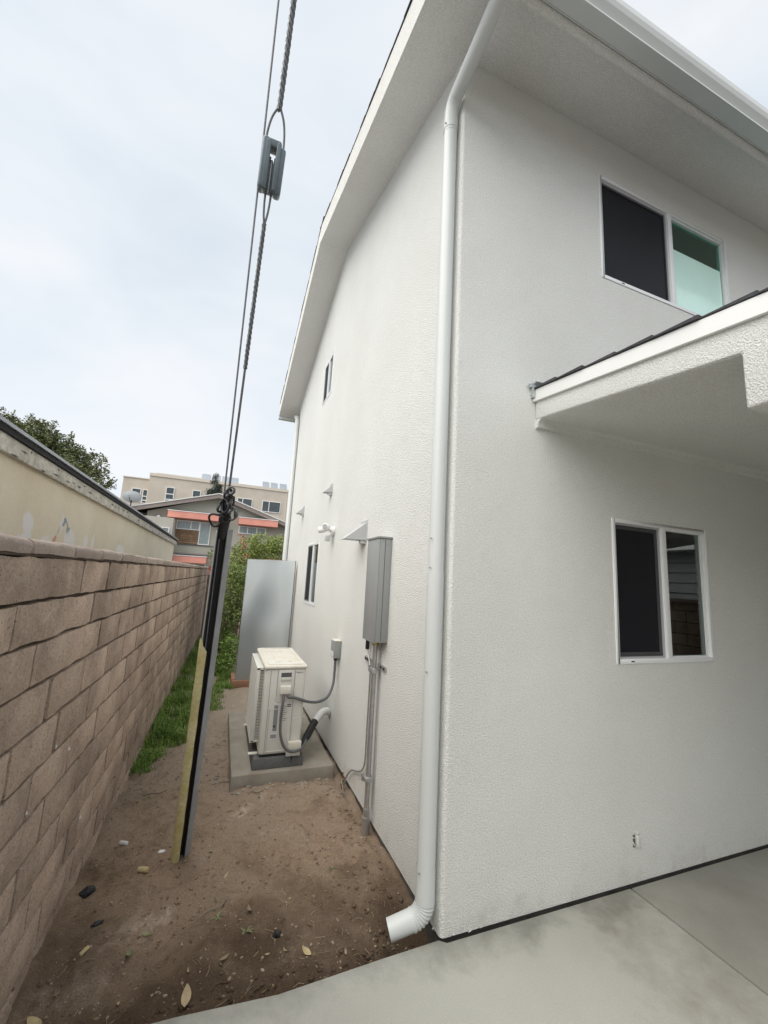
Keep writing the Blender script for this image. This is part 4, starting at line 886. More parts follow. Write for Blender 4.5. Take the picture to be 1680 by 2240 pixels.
def shrub(name, lab, base, blobs, n_, size, m_, tips, r0=.03, seed=1, fl=None, cat='shrub', grp=None):
    e_ = empty(name, base); tag(e_, lab, cat, grp); b0 = Vector(base)
    leafcloud('foliage', m_, [(b[0] - b0.x, b[1] - b0.y, b[2] - b0.z, b[3], b[4], b[5]) for b in blobs], n_, size, e_, seed=seed)
    branches('stem', (0, 0, 0), [Vector(t_) - b0 for t_ in tips], r0, e_, seed=seed)
    if fl:
        r_ = random.Random(seed + 5); q = MB()
        for c in fl:
            for _ in range(9):
                p = Vector(c) - b0 + Vector((r_.gauss(0, .03), r_.gauss(0, .03), r_.gauss(0, .04))); a = Vector((r_.gauss(0, 1), r_.gauss(0, 1), r_.gauss(0, 1))).normalized() * .022; b = a.orthogonal().normalized() * .014
                q.add([p, p + a + b, p + a * 2, p + a - b], [(0, 1, 2, 3)])
        q.build('blossom', M['redflower'], e_)
    return e_
shrub('flowering_shrub', 'tall bright green shrub with red flowers rising behind the sheet metal panel', (-.55, 7.6, -.1),
      [(-.35, 7.8, 2.25, .35, .4, .32), (.0, 7.9, 2.30, .28, .4, .25), (-.75, 7.8, 2.05, .30, .4, .35), (-.2, 7.8, 1.95, .4, .4, .3), (-.9, 7.7, 1.6, .28, .35, .35)], 9500, .05, M['leafyellow'],
      [(-.3, 7.8, 2.2), (-.75, 7.7, 2.1), (.0, 7.9, 2.3), (-.95, 7.5, 1.5)], .03, 11, [(-.82, 7.3, 2.35), (-.78, 7.3, 2.25), (-.80, 7.3, 2.18), (-.86, 7.3, 2.3), (-.72, 7.2, 2.0), (-.9, 7.3, 2.4), (.03, 7.4, 1.95)])
shrub('leafy_bush', 'dense dark green bush between the block wall and the sheet metal panel', (-1.0, 6.9, -.1),
      [(-.92, 6.9, 1.25, .26, .3, .42), (-1.0, 6.8, .75, .24, .3, .4), (-.8, 7.1, 1.0, .25, .3, .5), (-.95, 6.8, .3, .26, .3, .3), (-.85, 7.0, 1.6, .24, .3, .25)], 5200, .055, M['leaf'],
      [(-.9, 6.9, 1.5), (-1.0, 6.8, .9), (-.75, 6.9, 1.3)], .03, 12)
shrub('pale_stemmed_shrub', 'loose shrub with bare pale branches leaning over the end of the block wall', (-1.22, 7.8, -.1),
      [(-1.3, 7.8, 1.75, .14, .2, .3), (-1.2, 7.7, 1.2, .14, .2, .5), (-1.38, 8.0, 2.0, .10, .2, .14)], 1000, .06, M['leaf'],
      [(-1.35, 7.8, 2.0), (-1.2, 7.7, 1.4), (-.72, 6.6, 1.85), (-.95, 6.5, 1.55)], .022, 13, [(-1.42, 7.6, 1.75), (-1.40, 7.6, 1.68), (-1.44, 7.6, 1.6)])
# weeds at the gate foot
shrub('low_weeds', 'low broad leaved weeds growing at the foot of the dark bush', (-.9, 5.9, -.1), [(-.95, 5.9, .1, .25, .4, .18), (-.85, 6.2, .3, .2, .3, .25)], 1600, .05, M['grass'], [(-.95, 5.9, .2)], .006, 21)
# grass strip
r_ = random.Random(5); V = []; F = []
def tuft(x_, y_, n_, h_, spread):
    z_ = hdirt(x_, y_)
    for _ in range(n_):
        a = r_.uniform(0, 6.28); b = Vector((x_ + r_.gauss(0, spread), y_ + r_.gauss(0, spread), z_ - .01)); l_ = h_ * r_.uniform(.5, 1.2); w_ = .0035; d_ = Vector((math.cos(a), math.sin(a), 0)); s_ = Vector((-d_.y, d_.x, 0)) * w_; bend = r_.uniform(.2, .9)
        i = len(V); V.extend([tuple(b - s_), tuple(b + s_), tuple(b + d_ * l_ * .3 * bend + Vector((0, 0, l_ * .6)) + s_ * .8), tuple(b + d_ * l_ * .3 * bend + Vector((0, 0, l_ * .6)) - s_ * .8), tuple(b + d_ * l_ * bend + Vector((0, 0, l_ * (1 - .45 * bend))))])
        F.extend([(i, i + 1, i + 2, i + 3), (i + 3, i + 2, i + 4)])
wx = lambda y_: -1.7554 + .0212 * y_
for _ in range(1500):
    y_ = 2.35 + 8.0 * r_.random() ** 1.15; wid = .10 + .30 * min(1, max(0, (y_ - 2.5) / .9)); wid *= (1 + .35 * noise.noise(Vector((0, y_ * 2.3, 0))))
    if noise.noise(Vector((y_ * 3.1, 5, 0))) < -.05 and r_.random() < .75: continue
    x_ = wx(y_) + .02 + wid * r_.random() ** 1.3 * r_.choice((1, 1, 1.35))
    tuft(x_, y_, 16 if y_ < 5 else 9, (.07 if y_ < 3 else .11) * r_.choice((.6, 1, 1.5)), .025)
for _ in range(330):
    y_ = r_.uniform(3.9, 6.8); x_ = r_.uniform(-1.05, -.86) - .1 * (y_ < 4.8) + .05 * noise.noise(Vector((y_ * 3, 0, 0))); tuft(x_, y_, 11, .09 if y_ > 4.6 else .05, .025)
me = bpy.data.meshes.new('grass'); me.from_pydata(V, [], F); me.materials.append(M['grass']); tag(link(bpy.data.objects.new('grass', me)), 'strip of green grass growing along the foot of the block wall', 'grass', kind='stuff')

# wooden fence at the alley's end
wf = empty('wooden_fence', (0, 9.6, 0)); tag(wf, 'weathered upright board fence closing the far end of the alley behind the bushes', 'fence')
for k in range(28):
    q = MB(); x_ = -1.5 + k * .15; q.box((x_, 0, -.3), (x_ + .135, .02, 1.55 + rnd.uniform(-.03, .03))); q.build('board', M['fencewood'], wf)
q = MB(); q.box((-1.5, .02, .2), (2.7, .06, .29)); q.box((-1.5, .02, 1.2), (2.7, .06, 1.29)); q.build('rail', M['fencewood'], wf)

# trees
def tree(name, lab, base, blobs, n_, size, m_, trunk_r, seed, asp=.45, grp=None):
    e_ = empty(name, base); tag(e_, lab, 'tree', grp); b0 = Vector(base)
    leafcloud('crown', m_, [(b[0] - b0.x, b[1] - b0.y, b[2] - b0.z, b[3], b[4], b[5]) for b in blobs], n_, size, e_, asp, seed, .35)
    branches('limb', (0, 0, 1.0), [Vector(b[:3]) - b0 for b in blobs], trunk_r * .5, e_, seed=seed)
    q = MB(); q.tube([(0, 0, -.2), (.03, 0, 1.0), (0, .05, 2.0)], 0, 10, rs=[trunk_r, trunk_r * .8, trunk_r * .6]); q.build('trunk', M['bark'], e_, smooth=True)
tb = []
r_ = random.Random(3)
for (x_, z_, s_) in [(-8.9, 6.0, .6), (-8.1, 5.9, .65), (-7.4, 5.7, .7), (-6.7, 5.35, .75), (-6.1, 4.9, .7), (-5.7, 4.2, .6), (-6.6, 4.5, .9), (-7.6, 4.8, 1.0), (-9.0, 5.0, 1.1), (-5.45, 3.6, .45), (-9.7, 5.9, .7), (-6.2, 3.7, .8), (-7.6, 3.8, .9), (-10.6, 5.7, .9)]:
    tb.append((x_, 15 + r_.uniform(-.6, .6), z_, s_, s_, s_ * .75))
for k in range(26):
    b = tb[k % 6]; a = r_.uniform(.3, 2.4); tb.append((b[0] + math.cos(a) * b[3] * 1.1, b[1], b[2] + math.sin(a) * b[5] * 1.15, .16, .2, .22))
tree('leafy_tree', 'broad olive green tree standing behind the cream garage roof', (-7.3, 15, -.3), tb, 60000, .10, M['leafdark'], .22, 31)
cb_ = []
for k in range(9):
    z_ = 6.5 + k * .5; w_ = 1.7 - k * .17; cb_ += [(-2.75 + w_ * .35 * math.cos(k * 2.1), 40 + w_ * .3 * math.sin(k * 2.1), z_, w_ * .75, w_ * .75, .33), (-2.6 - w_ * .4 * math.cos(k * 1.7), 40, z_ + .2, w_ * .55, w_ * .6, .25)]
tree('pine_tree', 'dark conifer between the grey gabled house and the beige apartment block', (-2.6, 40, -.3), cb_, 22000, .22, M['needle'], .2, 33, .15)

# ------------------------------------------------------------------ grey gabled house
gh = empty('grey_house', (-2, 26, 0)); tag(gh, 'grey green gabled house with coral window awnings behind the alley', 'house'); g0 = Vector((-2, 26, 0))
def gq(name, m_, a, b, par=gh, bevel=0):
    q = MB(); q.box(Vector(a) - g0, Vector(b) - g0); return q.build(name, m_, par, bevel=bevel)
q = MB(); q.prism([Vector(p) - g0 for p in [(-5.78, 26, -.3), (6.0, 26, -.3), (6.0, 26, 3.6), (-1.86, 26, 6.28), (-5.78, 26, 4.98)]], (0, 9, 0)); q.build('wall', M['greywall'], gh)
def rake(xa, za, xb, zb):
    q = MB(); q.prism([Vector(p) - g0 for p in [(xa, 25.45, za), (xb, 25.45, zb), (xb, 25.45, zb + .24), (xa, 25.45, za + .24)]], (0, .08, 0)); q.build('bargeboard', M['roofgrey'], gh)
    q = MB(); q.prism([Vector(p) - g0 for p in [(xa, 25.40, za + .242), (xb, 25.40, zb + .242), (xb, 25.40, zb + .30), (xa, 25.40, za + .30)]], (0, 10, 0)); q.build('roof', M['paint'], gh)
    q = MB(); q.prism([Vector(p) - g0 for p in [(xa, 25.53, za + .16), (xb, 25.53, zb + .16), (xb, 25.53, zb + .24), (xa, 25.53, za + .24)]], (0, 9.5, 0)); q.build('eave_board', M['roofdark'], gh)
rake(-6.62, 4.80, -1.86, 6.16); rake(-1.86, 6.16, 6.6, 3.35)
gq('recess', M['roofdark'], (-6.5, 26.5, 3.0), (-5.781, 30, 4.9))
gq('balcony_parapet', M['greywall2'], (-6.1, 24.6, 3.3), (-4.15, 25.99, 4.53))
gq('balcony_base', M['greywall'], (-6.1, 24.62, -.3), (-4.17, 25.985, 3.3))
q = MB(); q.tube([Vector((-5.14, 25.99, 4.68)) - g0, Vector((-5.14, 25.9, 4.68)) - g0], .15, 16); q.build('wall_lamp', M['riser'], gh)
q = MB(); q.tube([Vector((-5.14, 25.9, 4.68)) - g0, Vector((-5.14, 25.87, 4.68)) - g0], .11, 16); q.build('lamp_lens', M['paint'], gh)
def awning(x0, x1, z0, z1):
    a_ = gq('awning', M['coral'], (x0, 25.35, z0), (x1, 25.99, z1)); gq('cap_flashing', M['paint'], (x0 - .03, 25.32, z1 + .002), (x1 + .03, 25.97, z1 + .05), a_); gq('upper_trim', M['roofdark'], (x0 + .1, 25.9, z1 + .052), (x1 - .0, 25.97, z1 + .14), a_)
AF = lambda v, s_=.025: v  # identity
awning(-4.6, -1.55, 4.68, 5.06); awning(-.55, 1.86, 4.64, 5.04); awning(-4.0, -2.18, 2.02, 2.40)
def gwin(x0, x1, z0, z1, divs, gl='curtainglass', y=25.93, par=gh, horiz=()):
    f = MB(); t_ = .05; g_ = Vector((-2, 26, 0))
    f.box(Vector((x0, y, z0)) - g_, Vector((x0 + t_, y + .06, z1)) - g_); f.box(Vector((x1 - t_, y, z0)) - g_, Vector((x1, y + .06, z1)) - g_); f.box(Vector((x0 + t_, y, z0)) - g_, Vector((x1 - t_, y + .06, z0 + t_)) - g_); f.box(Vector((x0 + t_, y, z1 - t_)) - g_, Vector((x1 - t_, y + .06, z1)) - g_)
    for dv in divs: f.box(Vector((dv - .03, y, z0 + t_)) - g_, Vector((dv + .03, y + .06, z1 - t_)) - g_)
    for hz in horiz: f.box(Vector((x0 + t_, y, hz - .03)) - g_, Vector((x1 - t_, y + .06, hz + .03)) - g_)
    w_ = f.build('window', M['vinyl'], par); q = MB(); q.box(Vector((x0 + .01, y + .03, z0 + .01)) - g_, Vector((x1 - .01, y + .055, z1 - .01)) - g_); q.build('pane', M[gl], w_); return w_
gwin(-4.12, -2.80, 4.04, 4.60, [-3.3]); gwin(-2.80, -2.16, 3.17, 4.58, []); gwin(-.5, 1.2, 4.08, 4.58, [.05, .62]); gwin(-4.05, -2.2, 1.3, 2.0, [-3.3, -2.8], 'farglass'); gwin(-5.0, -4.3, 3.4 + .25, 3.95, [], 'curtainglass', 24.55)
sl = gq('slat_panel', M['slotdark'], (-4.08, 25.96, 3.18), (-2.82, 25.99, 4.02))
for k in range(6):
    gq('slat', M['darkwood'], (-4.08, 25.93, 3.19 + k * .139), (-2.82, 25.958, 3.19 + k * .139 + .125), sl)
gq('string_course', M['roofdark'], (-4.1, 25.95, 3.10), (4.0, 25.995, 3.13)); gq('lower_course', M['roofgrey'], (-4.1, 25.9, 2.55), (4.0, 25.995, 2.62))

dsn = empty('satellite_dish', (-6.55, 25.2, 5.2)); tag(dsn, 'grey satellite dish on the left roof end of the gabled house', 'satellite dish')
q = MB(); cvs = []; 
for j in range(6):
    for k in range(20):
        a = 2 * math.pi * k / 20; rr = .48 * j / 5; cvs.append((rr * math.cos(a) * 1.05, .35 * (rr ** 2), .42 + rr * math.sin(a) * .72))
q.v = cvs; q.f = [(j * 20 + k, j * 20 + (k + 1) % 20, (j + 1) * 20 + (k + 1) % 20, (j + 1) * 20 + k) for j in range(5) for k in range(20)]; q.m = [0] * len(q.f); q.build('reflector', M['dish'], dsn, smooth=True)
q = MB(); q.tube([(0, .05, -.15), (0, .05, .4)], .03, 8); q.tube([(0, .02, .0), (-.05, -.45, .35)], .02, 6); q.build('mast', M['guardside'], dsn)
q = MB(); q.box((-.09, -.5, .30), (.0, -.42, .42)); q.build('feed_horn', M['guardgrey'], dsn)

# ------------------------------------------------------------------ beige apartment block
ap = empty('apartment_building', (-2, 48, 0)); tag(ap, 'long beige flat roofed apartment block rising behind the gabled house', 'apartment building')
def aq(name, m_, a, b, par=ap):
    q = MB(); o_ = Vector((-2, 48, 0)); q.box(Vector(a) - o_, Vector(b) - o_); return q.build(name, m_, par)
aq('wall', M['apt'], (-12.25, 48.6, -.3), (-9.7, 60, 11.1)); aq('wall', M['apt'], (-9.7, 48, -.3), (5.35, 60, 11.45)); aq('wall', M['apt'], (5.35, 48.5, -.3), (14, 60, 11.3))
aq('parapet', M['apt2'], (-9.72, 47.9, 11.452), (14, 48.3, 11.78)); aq('parapet', M['apt2'], (-9.2, 48.6, 11.452), (-4.5, 49, 12.0)); aq('coping', M['apt2'], (-12.3, 48.5, 11.102), (-9.705, 48.8, 11.2))
def awn(x0, x1, z0, z1, divs=(), hz=()): 
    f = MB(); o_ = Vector((-2, 48, 0)); t_ = .07; y = 47.9 if x0 > -9.7 else 48.5
    f.box(Vector((x0, y, z0)) - o_, Vector((x0 + t_, y + .09, z1)) - o_); f.box(Vector((x1 - t_, y, z0)) - o_, Vector((x1, y + .09, z1)) - o_); f.box(Vector((x0 + t_, y, z0)) - o_, Vector((x1 - t_, y + .09, z0 + t_)) - o_); f.box(Vector((x0 + t_, y, z1 - t_)) - o_, Vector((x1 - t_, y + .09, z1)) - o_)
    for dv in divs: f.box(Vector((dv - .04, y, z0 + t_)) - o_, Vector((dv + .04, y + .09, z1 - t_)) - o_)
    for h_ in hz: f.box(Vector((x0 + t_, y, h_ - .05)) - o_, Vector((x1 - t_, y + .09, h_ + .05)) - o_)
    w_ = f.build('window', M['vinyl'], ap); q = MB(); q.box(Vector((x0 + .02, y + .05, z0 + .02)) - o_, Vector((x1 - .02, y + .085, z1 - .02)) - o_); q.build('pane', M['farglass'], w_)
awn(-11.3, -10.4, 8.55, 9.98, hz=(9.25,)); awn(-10.25, -9.77 + .02, 8.4, 9.95, hz=(9.2, 8.75)); awn(-7.95, -7.1, 8.8, 10.42, hz=(9.65, 9.05)); awn(-5.3, -4.43, 8.9, 10.4, hz=(9.6,)); awn(-3.9, -3.0, 8.9, 10.35, hz=(9.6,)); awn(-.5, 1.18, 8.9, 10.13, divs=(.1,)); awn(2.3, 4.45, 8.8, 10.12, divs=(3.1,))
aq('downpipe', M['apt2'], (5.0, 47.95, 4), (5.1, 48.02, 11.3))
G_S = 'tilted solar collectors on the apartment roof'
labs = ['leftmost solar collector of the left row on the apartment roof', 'second solar collector of the left row on the apartment roof', 'third solar collector of the left row on the apartment roof, wider spaced', 'rightmost solar collector of the left row on the apartment roof', 'leftmost solar collector of the right row on the apartment roof', 'middle solar collector of the right row on the apartment roof', 'rightmost solar collector of the right row beside the downspout']
for (xa, xb), lb in zip([(-4.75, -3.72), (-3.6, -2.6), (-2.5, -1.55), (-1.5, -.55), (2.25, 3.12), (3.25, 4.15), (4.35, 5.3)], labs):
    sp = empty('solar_panel', (xa, 50, 11.5)); tag(sp, lb, 'solar panel', G_S); w_ = xb - xa
    q = MB(); q.prism([(0, 0, .55), (w_, 0, .55), (w_, .8, 1.55), (0, .8, 1.55)], (0, .06, -.05)); q.build('frame', M['apt2'], sp)
    q = MB(); q.prism([(.05, -.03, .6), (w_ - .05, -.03, .6), (w_ - .05, .72, 1.52), (.05, .72, 1.52)], (0, .02, -.01)); q.build('collector', M['panelcell'], sp)
    q = MB(); q.box((.05, .1, -.05), (.1, .15, .6)); q.box((w_ - .1, .1, -.05), (w_ - .05, .15, .6)); q.box((.05, .75, -.05), (.1, .8, 1.5)); q.box((w_ - .1, .75, -.05), (w_ - .05, .8, 1.5)); q.build('leg', M['metalroof'], sp)

# ------------------------------------------------------------------ neighbour behind the camera (seen in the window reflections)
nh = empty('neighbour_house', (7.0, -6, 0), R(90)); tag(nh, 'grey sided single storey house opposite, seen only as a reflection in the window', 'house')
q = MB(); q.box((-9, -4, -.3), (9, -.05, 2.5)); q.build('wall', M['siding'], nh)
q = MB()
for k in range(12): q.prism([(-9, -.05, .2 + k * .19), (-9, -.02, .2 + k * .19), (-9, -.045, .2 + k * .19 + .185), (-9, -.05, .2 + k * .19 + .185)], (18, 0, 0))
q.build('siding_boards', M['siding'], nh)
q = MB(); q.box((-9.3, -4.4, 2.5), (9.3, .3, 2.62)); q.build('fascia', M['paint'], nh)
q = MB(); q.box((-9.3, -4.4, 2.62), (9.3, .3, 2.66)); q.build('roof', M['roofdark'], nh)
q = MB(); q.box((1.0, -.06, 1.0), (2.2, -.01, 2.1)); q.build('window', M['farglass'], nh)
bw2 = empty('block_wall', (6.2, -6, 0), R(90)); tag(bw2, 'low brown block wall opposite, seen only as a reflection in the window', 'wall')
q = MB(); q.box((-8, -.15, -.3), (8, 0, 1.55)); q.build('core', M['mortar'], bw2)
q = MB()
for r__ in range(9):
    for k in range(39):
        x_ = -8 + k * .41 + (.2 if r__ % 2 else 0); q.box((x_ + .004, -.001, -.1 + r__ * .19), (x_ + .402, .01, -.1 + r__ * .19 + .178))
tag(q.build('block_face', M['block'], bw2), kind='stuff')
q = MB(); q.box((-8, -.18, 1.551), (8, .03, 1.61)); q.build('cap', M['capmat'], bw2)

# ------------------------------------------------------------------ litter on the dirt
def onground(x_, y_, dz=.004): return Vector((x_, y_, hdirt(x_, y_) + dz))
def leafmesh(l_, w_, curl, m_, seed):
    r__ = random.Random(seed); q = MB(); n_ = 5; rows = []
    for i in range(n_ + 1):
        t_ = i / n_; ww = w_ * math.sin(math.pi * min(1, max(.03, t_ * .96 + .02))) ** .8 * .5; z_ = curl * (t_ - .5) ** 2 * l_ * 2 + .004
        rows.append([(t_ * l_ - l_ / 2, -ww, z_ + .25 * ww + r__.uniform(-.001, .001)), (t_ * l_ - l_ / 2, 0, z_ - .002), (t_ * l_ - l_ / 2, ww, z_ + .3 * ww + r__.uniform(-.001, .001))])
    q.v = [v for r2 in rows for v in r2]; q.f = [(i * 3 + k, (i + 1) * 3 + k, (i + 1) * 3 + k + 1, i * 3 + k + 1) for i in range(n_) for k in range(2)]; q.m = [0] * len(q.f)
    me = bpy.data.meshes.new('fallen_leaf'); me.from_pydata(q.v, [], q.f); me.materials.append(m_); me.polygons.foreach_set('use_smooth', [True] * len(q.f)); return me
dry = [leafmesh(.045, .020, .5, M['dryleaf'], 1), leafmesh(.035, .018, .9, M['dryleaf'], 2), leafmesh(.055, .016, .3, M['dryleaf'], 3)]; grn = [leafmesh(.05, .018, .3, M['greenleaf'], 4), leafmesh(.04, .017, .6, M['greenleaf'], 5)]
# the ones one can point at
named = [((-1.645, .28), leafmesh(.06, .045, .4, M['chip'], 9), 'pale tan leaf at the bottom left corner of the dirt', 1.0),
         ((-1.093, .185), leafmesh(.06, .03, .4, M['dryleaf'], 8), 'large curled tan leaf near the paving edge', 1.3), ((-.585, .235), leafmesh(.05, .03, .3, M['chip'], 7), 'pale oval leaf near the downspout mouth', 1.1),
         ((-1.52, .20), leafmesh(.11, .03, .4, M['greenleaf'], 6), 'long dark green leaf at the bottom left of the dirt', .9), ((-1.30, .56), grn[0], 'green leaf lying near the left wall', 1.0), ((-1.36, .44), grn[1], 'twin green leaf beside the wall on dark soil', 1.4),
         ((-.83, .52), dry[0], 'upright tan leaf in the middle of the bare dirt', 1.2), ((-.95, .30), dry[2], 'small leaf lying on the dark soil near the paving', 1.0)]
for (p, me_, lb, s_) in named:
    o = bpy.data.objects.new('fallen_leaf', me_); o.location = onground(*p, .006); o.rotation_euler = (rnd.uniform(-.3, .3), rnd.uniform(-.3, .3), rnd.uniform(0, 6)); o.scale = (s_,) * 3; tag(link(o), lb, 'leaf', 'fallen leaves on the dirt')
used = set()
for k in range(150):
    x_ = rnd.uniform(-1.62, -.12); y_ = .12 + 1.9 * rnd.random() ** 1.3
    me_ = rnd.choice(dry + dry + grn); green = me_ in grn; sc_ = rnd.uniform(.35, .75)
    where = 'beside the block wall' if x_ < -1.25 else 'left of the soil middle' if x_ < -.9 else 'right of the soil middle' if x_ < -.5 else 'near the house side'
    depth = 'close to the paving edge' if y_ < .32 else 'on the dark damp soil' if y_ < .75 else 'level with the guy guard foot' if y_ < 1.25 else 'before the concrete pad'
    lb = '%s %s leaf %s, %s' % ('tiny' if sc_ < .6 else 'small', 'green' if green else 'dry tan', where, depth)
    if lb in used or len(used) > 36: continue
    used.add(lb); o = bpy.data.objects.new('fallen_leaf', me_); o.location = onground(x_, y_); o.rotation_euler = (rnd.uniform(-.5, .5), rnd.uniform(-.5, .5), rnd.uniform(0, 6)); o.scale = (sc_,) * 3
    tag(link(o), lb, 'leaf', 'fallen leaves on the dirt')
def lump(name, p, s_, m_, lab, cat, seed, rz=0):
    bm = bmesh.new(); bmesh.ops.create_icosphere(bm, subdivisions=2, radius=1); r__ = random.Random(seed)
    for v in bm.verts: v.co = Vector((v.co.x * s_[0], v.co.y * s_[1], v.co.z * s_[2])) * (1 + .35 * noise.noise(v.co * 1.6 + Vector((seed, 0, 0))))
    me = bpy.data.meshes.new(name); bm.to_mesh(me); bm.free(); me.materials.append(m_); o = bpy.data.objects.new(name, me); o.location = onground(*p, s_[2] * .4); o.rotation_euler = (0, 0, rz); return tag(link(o), lab, cat)
lump('plastic_scrap', (-1.64, .95), (.045, .03, .022), M['black'], 'crumpled black plastic scrap at the foot of the block wall', 'plastic scrap', 3, .8)
lump('plastic_scrap', (-1.535, .70), (.026, .012, .008), M['black'], 'small flat black plastic bit on the dirt near the wall', 'plastic scrap', 4, .4)
lump('plastic_scrap', (-.70, .38), (.02, .016, .016), M['black'], 'small black plastic lump in the middle of the dirt', 'plastic scrap', 5)
def rod(name, p, l_, r_, rz, m_, lab, cat, tilt=.1):
    q = MB(); q.tube([(-l_ / 2, 0, 0), (l_ / 2, 0, l_ * tilt)], r_, 10); o = q.build(name, m_, bevel=r_ * .2); o.location = onground(*p, r_ * .8); o.rotation_euler = (0, 0, rz); return tag(o, lab, cat)
rod('wall_plug', (-1.545, 1.33), .055, .011, -.6, M['white'], 'white plastic tube end lying on the dirt near the wall', 'plastic tube')
rod('wood_offcut', (-1.385, .985), .06, .014, -.5, M['chip'], 'short yellow wood offcut lying on the dirt', 'wood offcut')
rod('wood_offcut', (-1.545, .52), .04, .009, .9, M['chip'], 'small pale wood offcut near the foot of the block wall', 'wood offcut')
lump('paper_scrap', (-1.31, 1.16), (.022, .015, .006), M['white'], 'small crumpled white paper scrap beside the guy guard', 'paper scrap', 9)
for (p, l_, a, lb) in [((-1.45, 1.95), .16, .1, 'dark twig lying near the grass edge'), ((-.72, 1.70), .13, -.2, 'dark twig in front of the concrete pad'), ((-1.0, .62), .17, .5, 'thin pale twig beside the guy guard base'), ((-.95, .22), .12, .35, 'dark twig near the paving edge'), ((-.95, 2.0), .2, .2, 'brown twig beside the left edge of the pad')]:
    q = MB(); q.tube(spline([(-l_ / 2, 0, 0), (-l_ / 6, .012, .004), (l_ / 6, -.008, .006), (l_ / 2, .012, .01)], 4), .0028, 6); o = q.build('twig', M['bark'] if 'pale' in lb else M['clod'], smooth=True); o.location = onground(*p, .004); o.rotation_euler = (0, 0, a); tag(o, lb, 'twig')
# pebbles and clods
def scatter(name, m_, n_, smin, smax, fn, seed, lab, cat):
    r__ = random.Random(seed); bm = bmesh.new(); bmesh.ops.create_icosphere(bm, subdivisions=1, radius=1); bv = [v.co.copy() for v in bm.verts]; bf = [tuple(v.index for v in f.verts) for f in bm.faces]; bm.free(); q = MB()
    for _ in range(n_):
        x_, y_ = fn(r__); s_ = smin + (smax - smin) * r__.random() ** 3; c_ = onground(x_, y_, s_ * .2); a = r__.uniform(0, 6.28); sx_, sy_, sz_ = r__.uniform(.7, 1.3), r__.uniform(.6, 1.1), r__.uniform(.4, .8)
        q.add([(c_.x + (v.x * sx_ * math.cos(a) - v.y * sy_ * math.sin(a)) * s_ * r__.uniform(.85, 1.15), c_.y + (v.x * sx_ * math.sin(a) + v.y * sy_ * math.cos(a)) * s_, c_.z + v.z * sz_ * s_) for v in bv], bf)
    tag(q.build(name, m_), lab, cat, kind='stuff')
scatter('pebbles', M['pebble'], 2300, .0015, .010, lambda r: (r.uniform(-1.68, -.03), .06 + 3.2 * r.random() ** 1.3), 1, 'small pale pebbles scattered over the dirt', 'pebbles')
scatter('dirt_clods', M['dirt'], 1300, .002, .017, lambda r: ((r.uniform(-1.68, -.03), .03 + .16 * r.random() ** 1.5) if r.random() < .4 else ((-.04 - .30 * r.random() ** 1.6, r.uniform(.1, 1.75)) if r.random() < .5 else (r.uniform(-1.68, -.05), r.uniform(.1, 3.8)))), 2, 'dark crumbly clods of soil along the paving edge and wall', 'soil clods')
scatter('rubble', M['slab'], 130, .003, .024, lambda r: ((-.93 - .10 * r.random(), r.uniform(1.8, 3.2)) if r.random() < .6 else (r.uniform(-.9, -.1), 1.80 - .06 * r.random())), 4, 'grey mortar rubble along the edge of the concrete pad', 'rubble')
scatter('white_grit', M['white'], 130, .001, .0045, lambda r: (r.uniform(-1.68, -.05), .08 + 3.5 * r.random()), 6, 'tiny white grit on the dirt', 'grit')

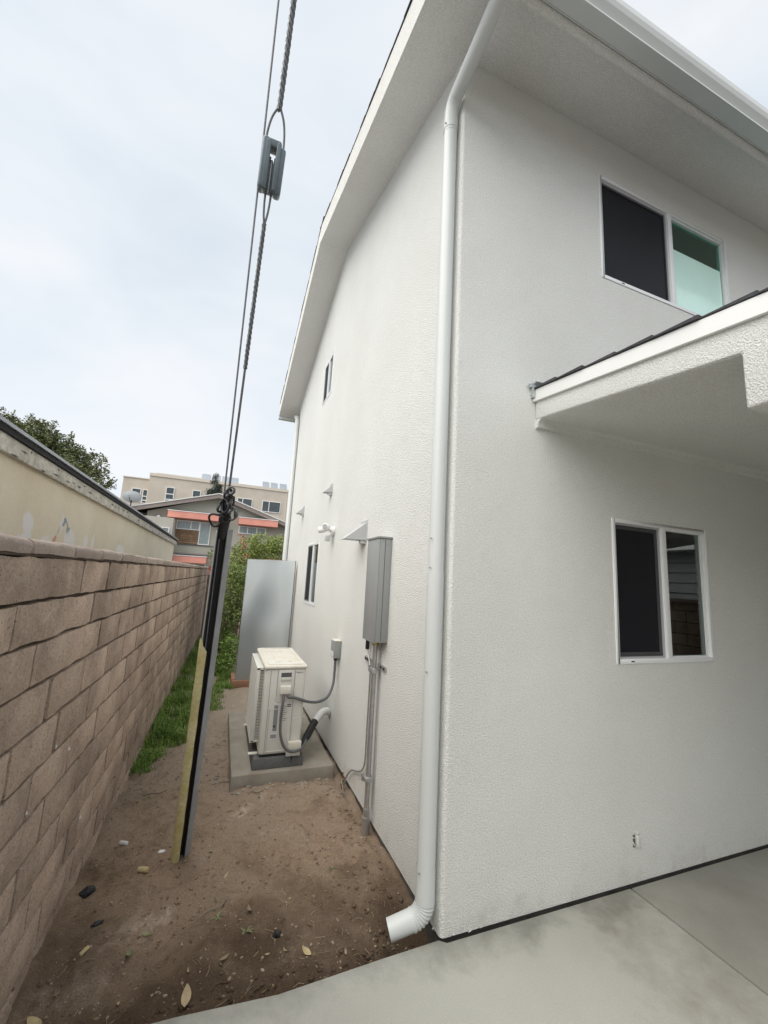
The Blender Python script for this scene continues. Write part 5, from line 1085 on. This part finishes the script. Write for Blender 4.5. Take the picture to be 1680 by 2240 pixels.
# fine litter: straw, bark crumbs and leaf fragments
r_ = random.Random(77); q = MB(); q2 = MB()
for k in range(900):
    x_ = r_.uniform(-1.68, -.05); y_ = .04 + 3.0 * r_.random() ** 1.5
    if noise.noise(Vector((x_ * 4, y_ * 4, 9))) < -.05 and r_.random() < .7: continue
    c_ = onground(x_, y_, .003); a = r_.uniform(0, 6.28); l_ = r_.uniform(.004, .016); w_ = l_ * r_.uniform(.3, .7); d_ = Vector((math.cos(a), math.sin(a), r_.uniform(-.2, .3))) * l_; e_ = Vector((-math.sin(a), math.cos(a), r_.uniform(-.3, .3))) * w_
    q.add([c_ - d_, c_ + e_, c_ + d_, c_ - e_ * .7], [(0, 1, 2, 3)])
for k in range(230):
    x_ = r_.uniform(-1.65, -.08); y_ = .08 + 2.4 * r_.random() ** 1.4; c_ = onground(x_, y_, .004); a = r_.uniform(0, 6.28); l_ = r_.uniform(.015, .06); d_ = Vector((math.cos(a), math.sin(a), 0)) * l_
    e_ = c_ + d_; e_.z = hdirt(e_.x, e_.y) + .005; md = (c_ + e_) / 2 + Vector((-d_.y, d_.x, 0)) * r_.uniform(-.2, .2) + Vector((0, 0, .004)); q2.tube([c_, md, e_], .0011, 4)
M['litter'] = mat('leaf_litter', (.16, .115, .07), .9, var=.3, vscale=80, island=.6)
M['straw'] = mat('dry_straw', (.30, .24, .15), .9, var=.2, island=.4)
tag(q.build('leaf_litter', M['litter']), 'crumbs of brown leaf litter on the dirt', 'leaf litter', kind='stuff'); tag(q2.build('straw', M['straw']), 'bits of dry straw lying on the dirt', 'straw', kind='stuff')
def sprig(x_, y_, lab, sd):
    r__ = random.Random(sd); q = MB()
    for k in range(14):
        a = r__.uniform(0, 6.28); c_ = onground(x_, y_, 0) ; l_ = r__.uniform(.015, .042); d_ = Vector((math.cos(a), math.sin(a), r__.uniform(.0, .3))) * l_; s_ = Vector((-d_.y, d_.x, 0)).normalized() * .004
        q.add([c_, c_ + d_ * .6 + s_ + Vector((0, 0, .006)), c_ + d_, c_ + d_ * .6 - s_ + Vector((0, 0, .006))], [(0, 1, 2, 3)])
    tag(q.build('weed_sprig', M['greenleaf']), lab, 'weed', 'small weeds in the dirt')
sprig(-.98, .56, 'small pale weed sprig near the middle of the dark soil', 1); sprig(-.85, .42, 'trailing weed sprig in the middle of the soil nearer the paving', 2); sprig(-.35, .70, 'weed sprig on the soil beside the downspout', 4); sprig(-1.5, 1.9, 'weed sprig at the near end of the grass strip', 5)
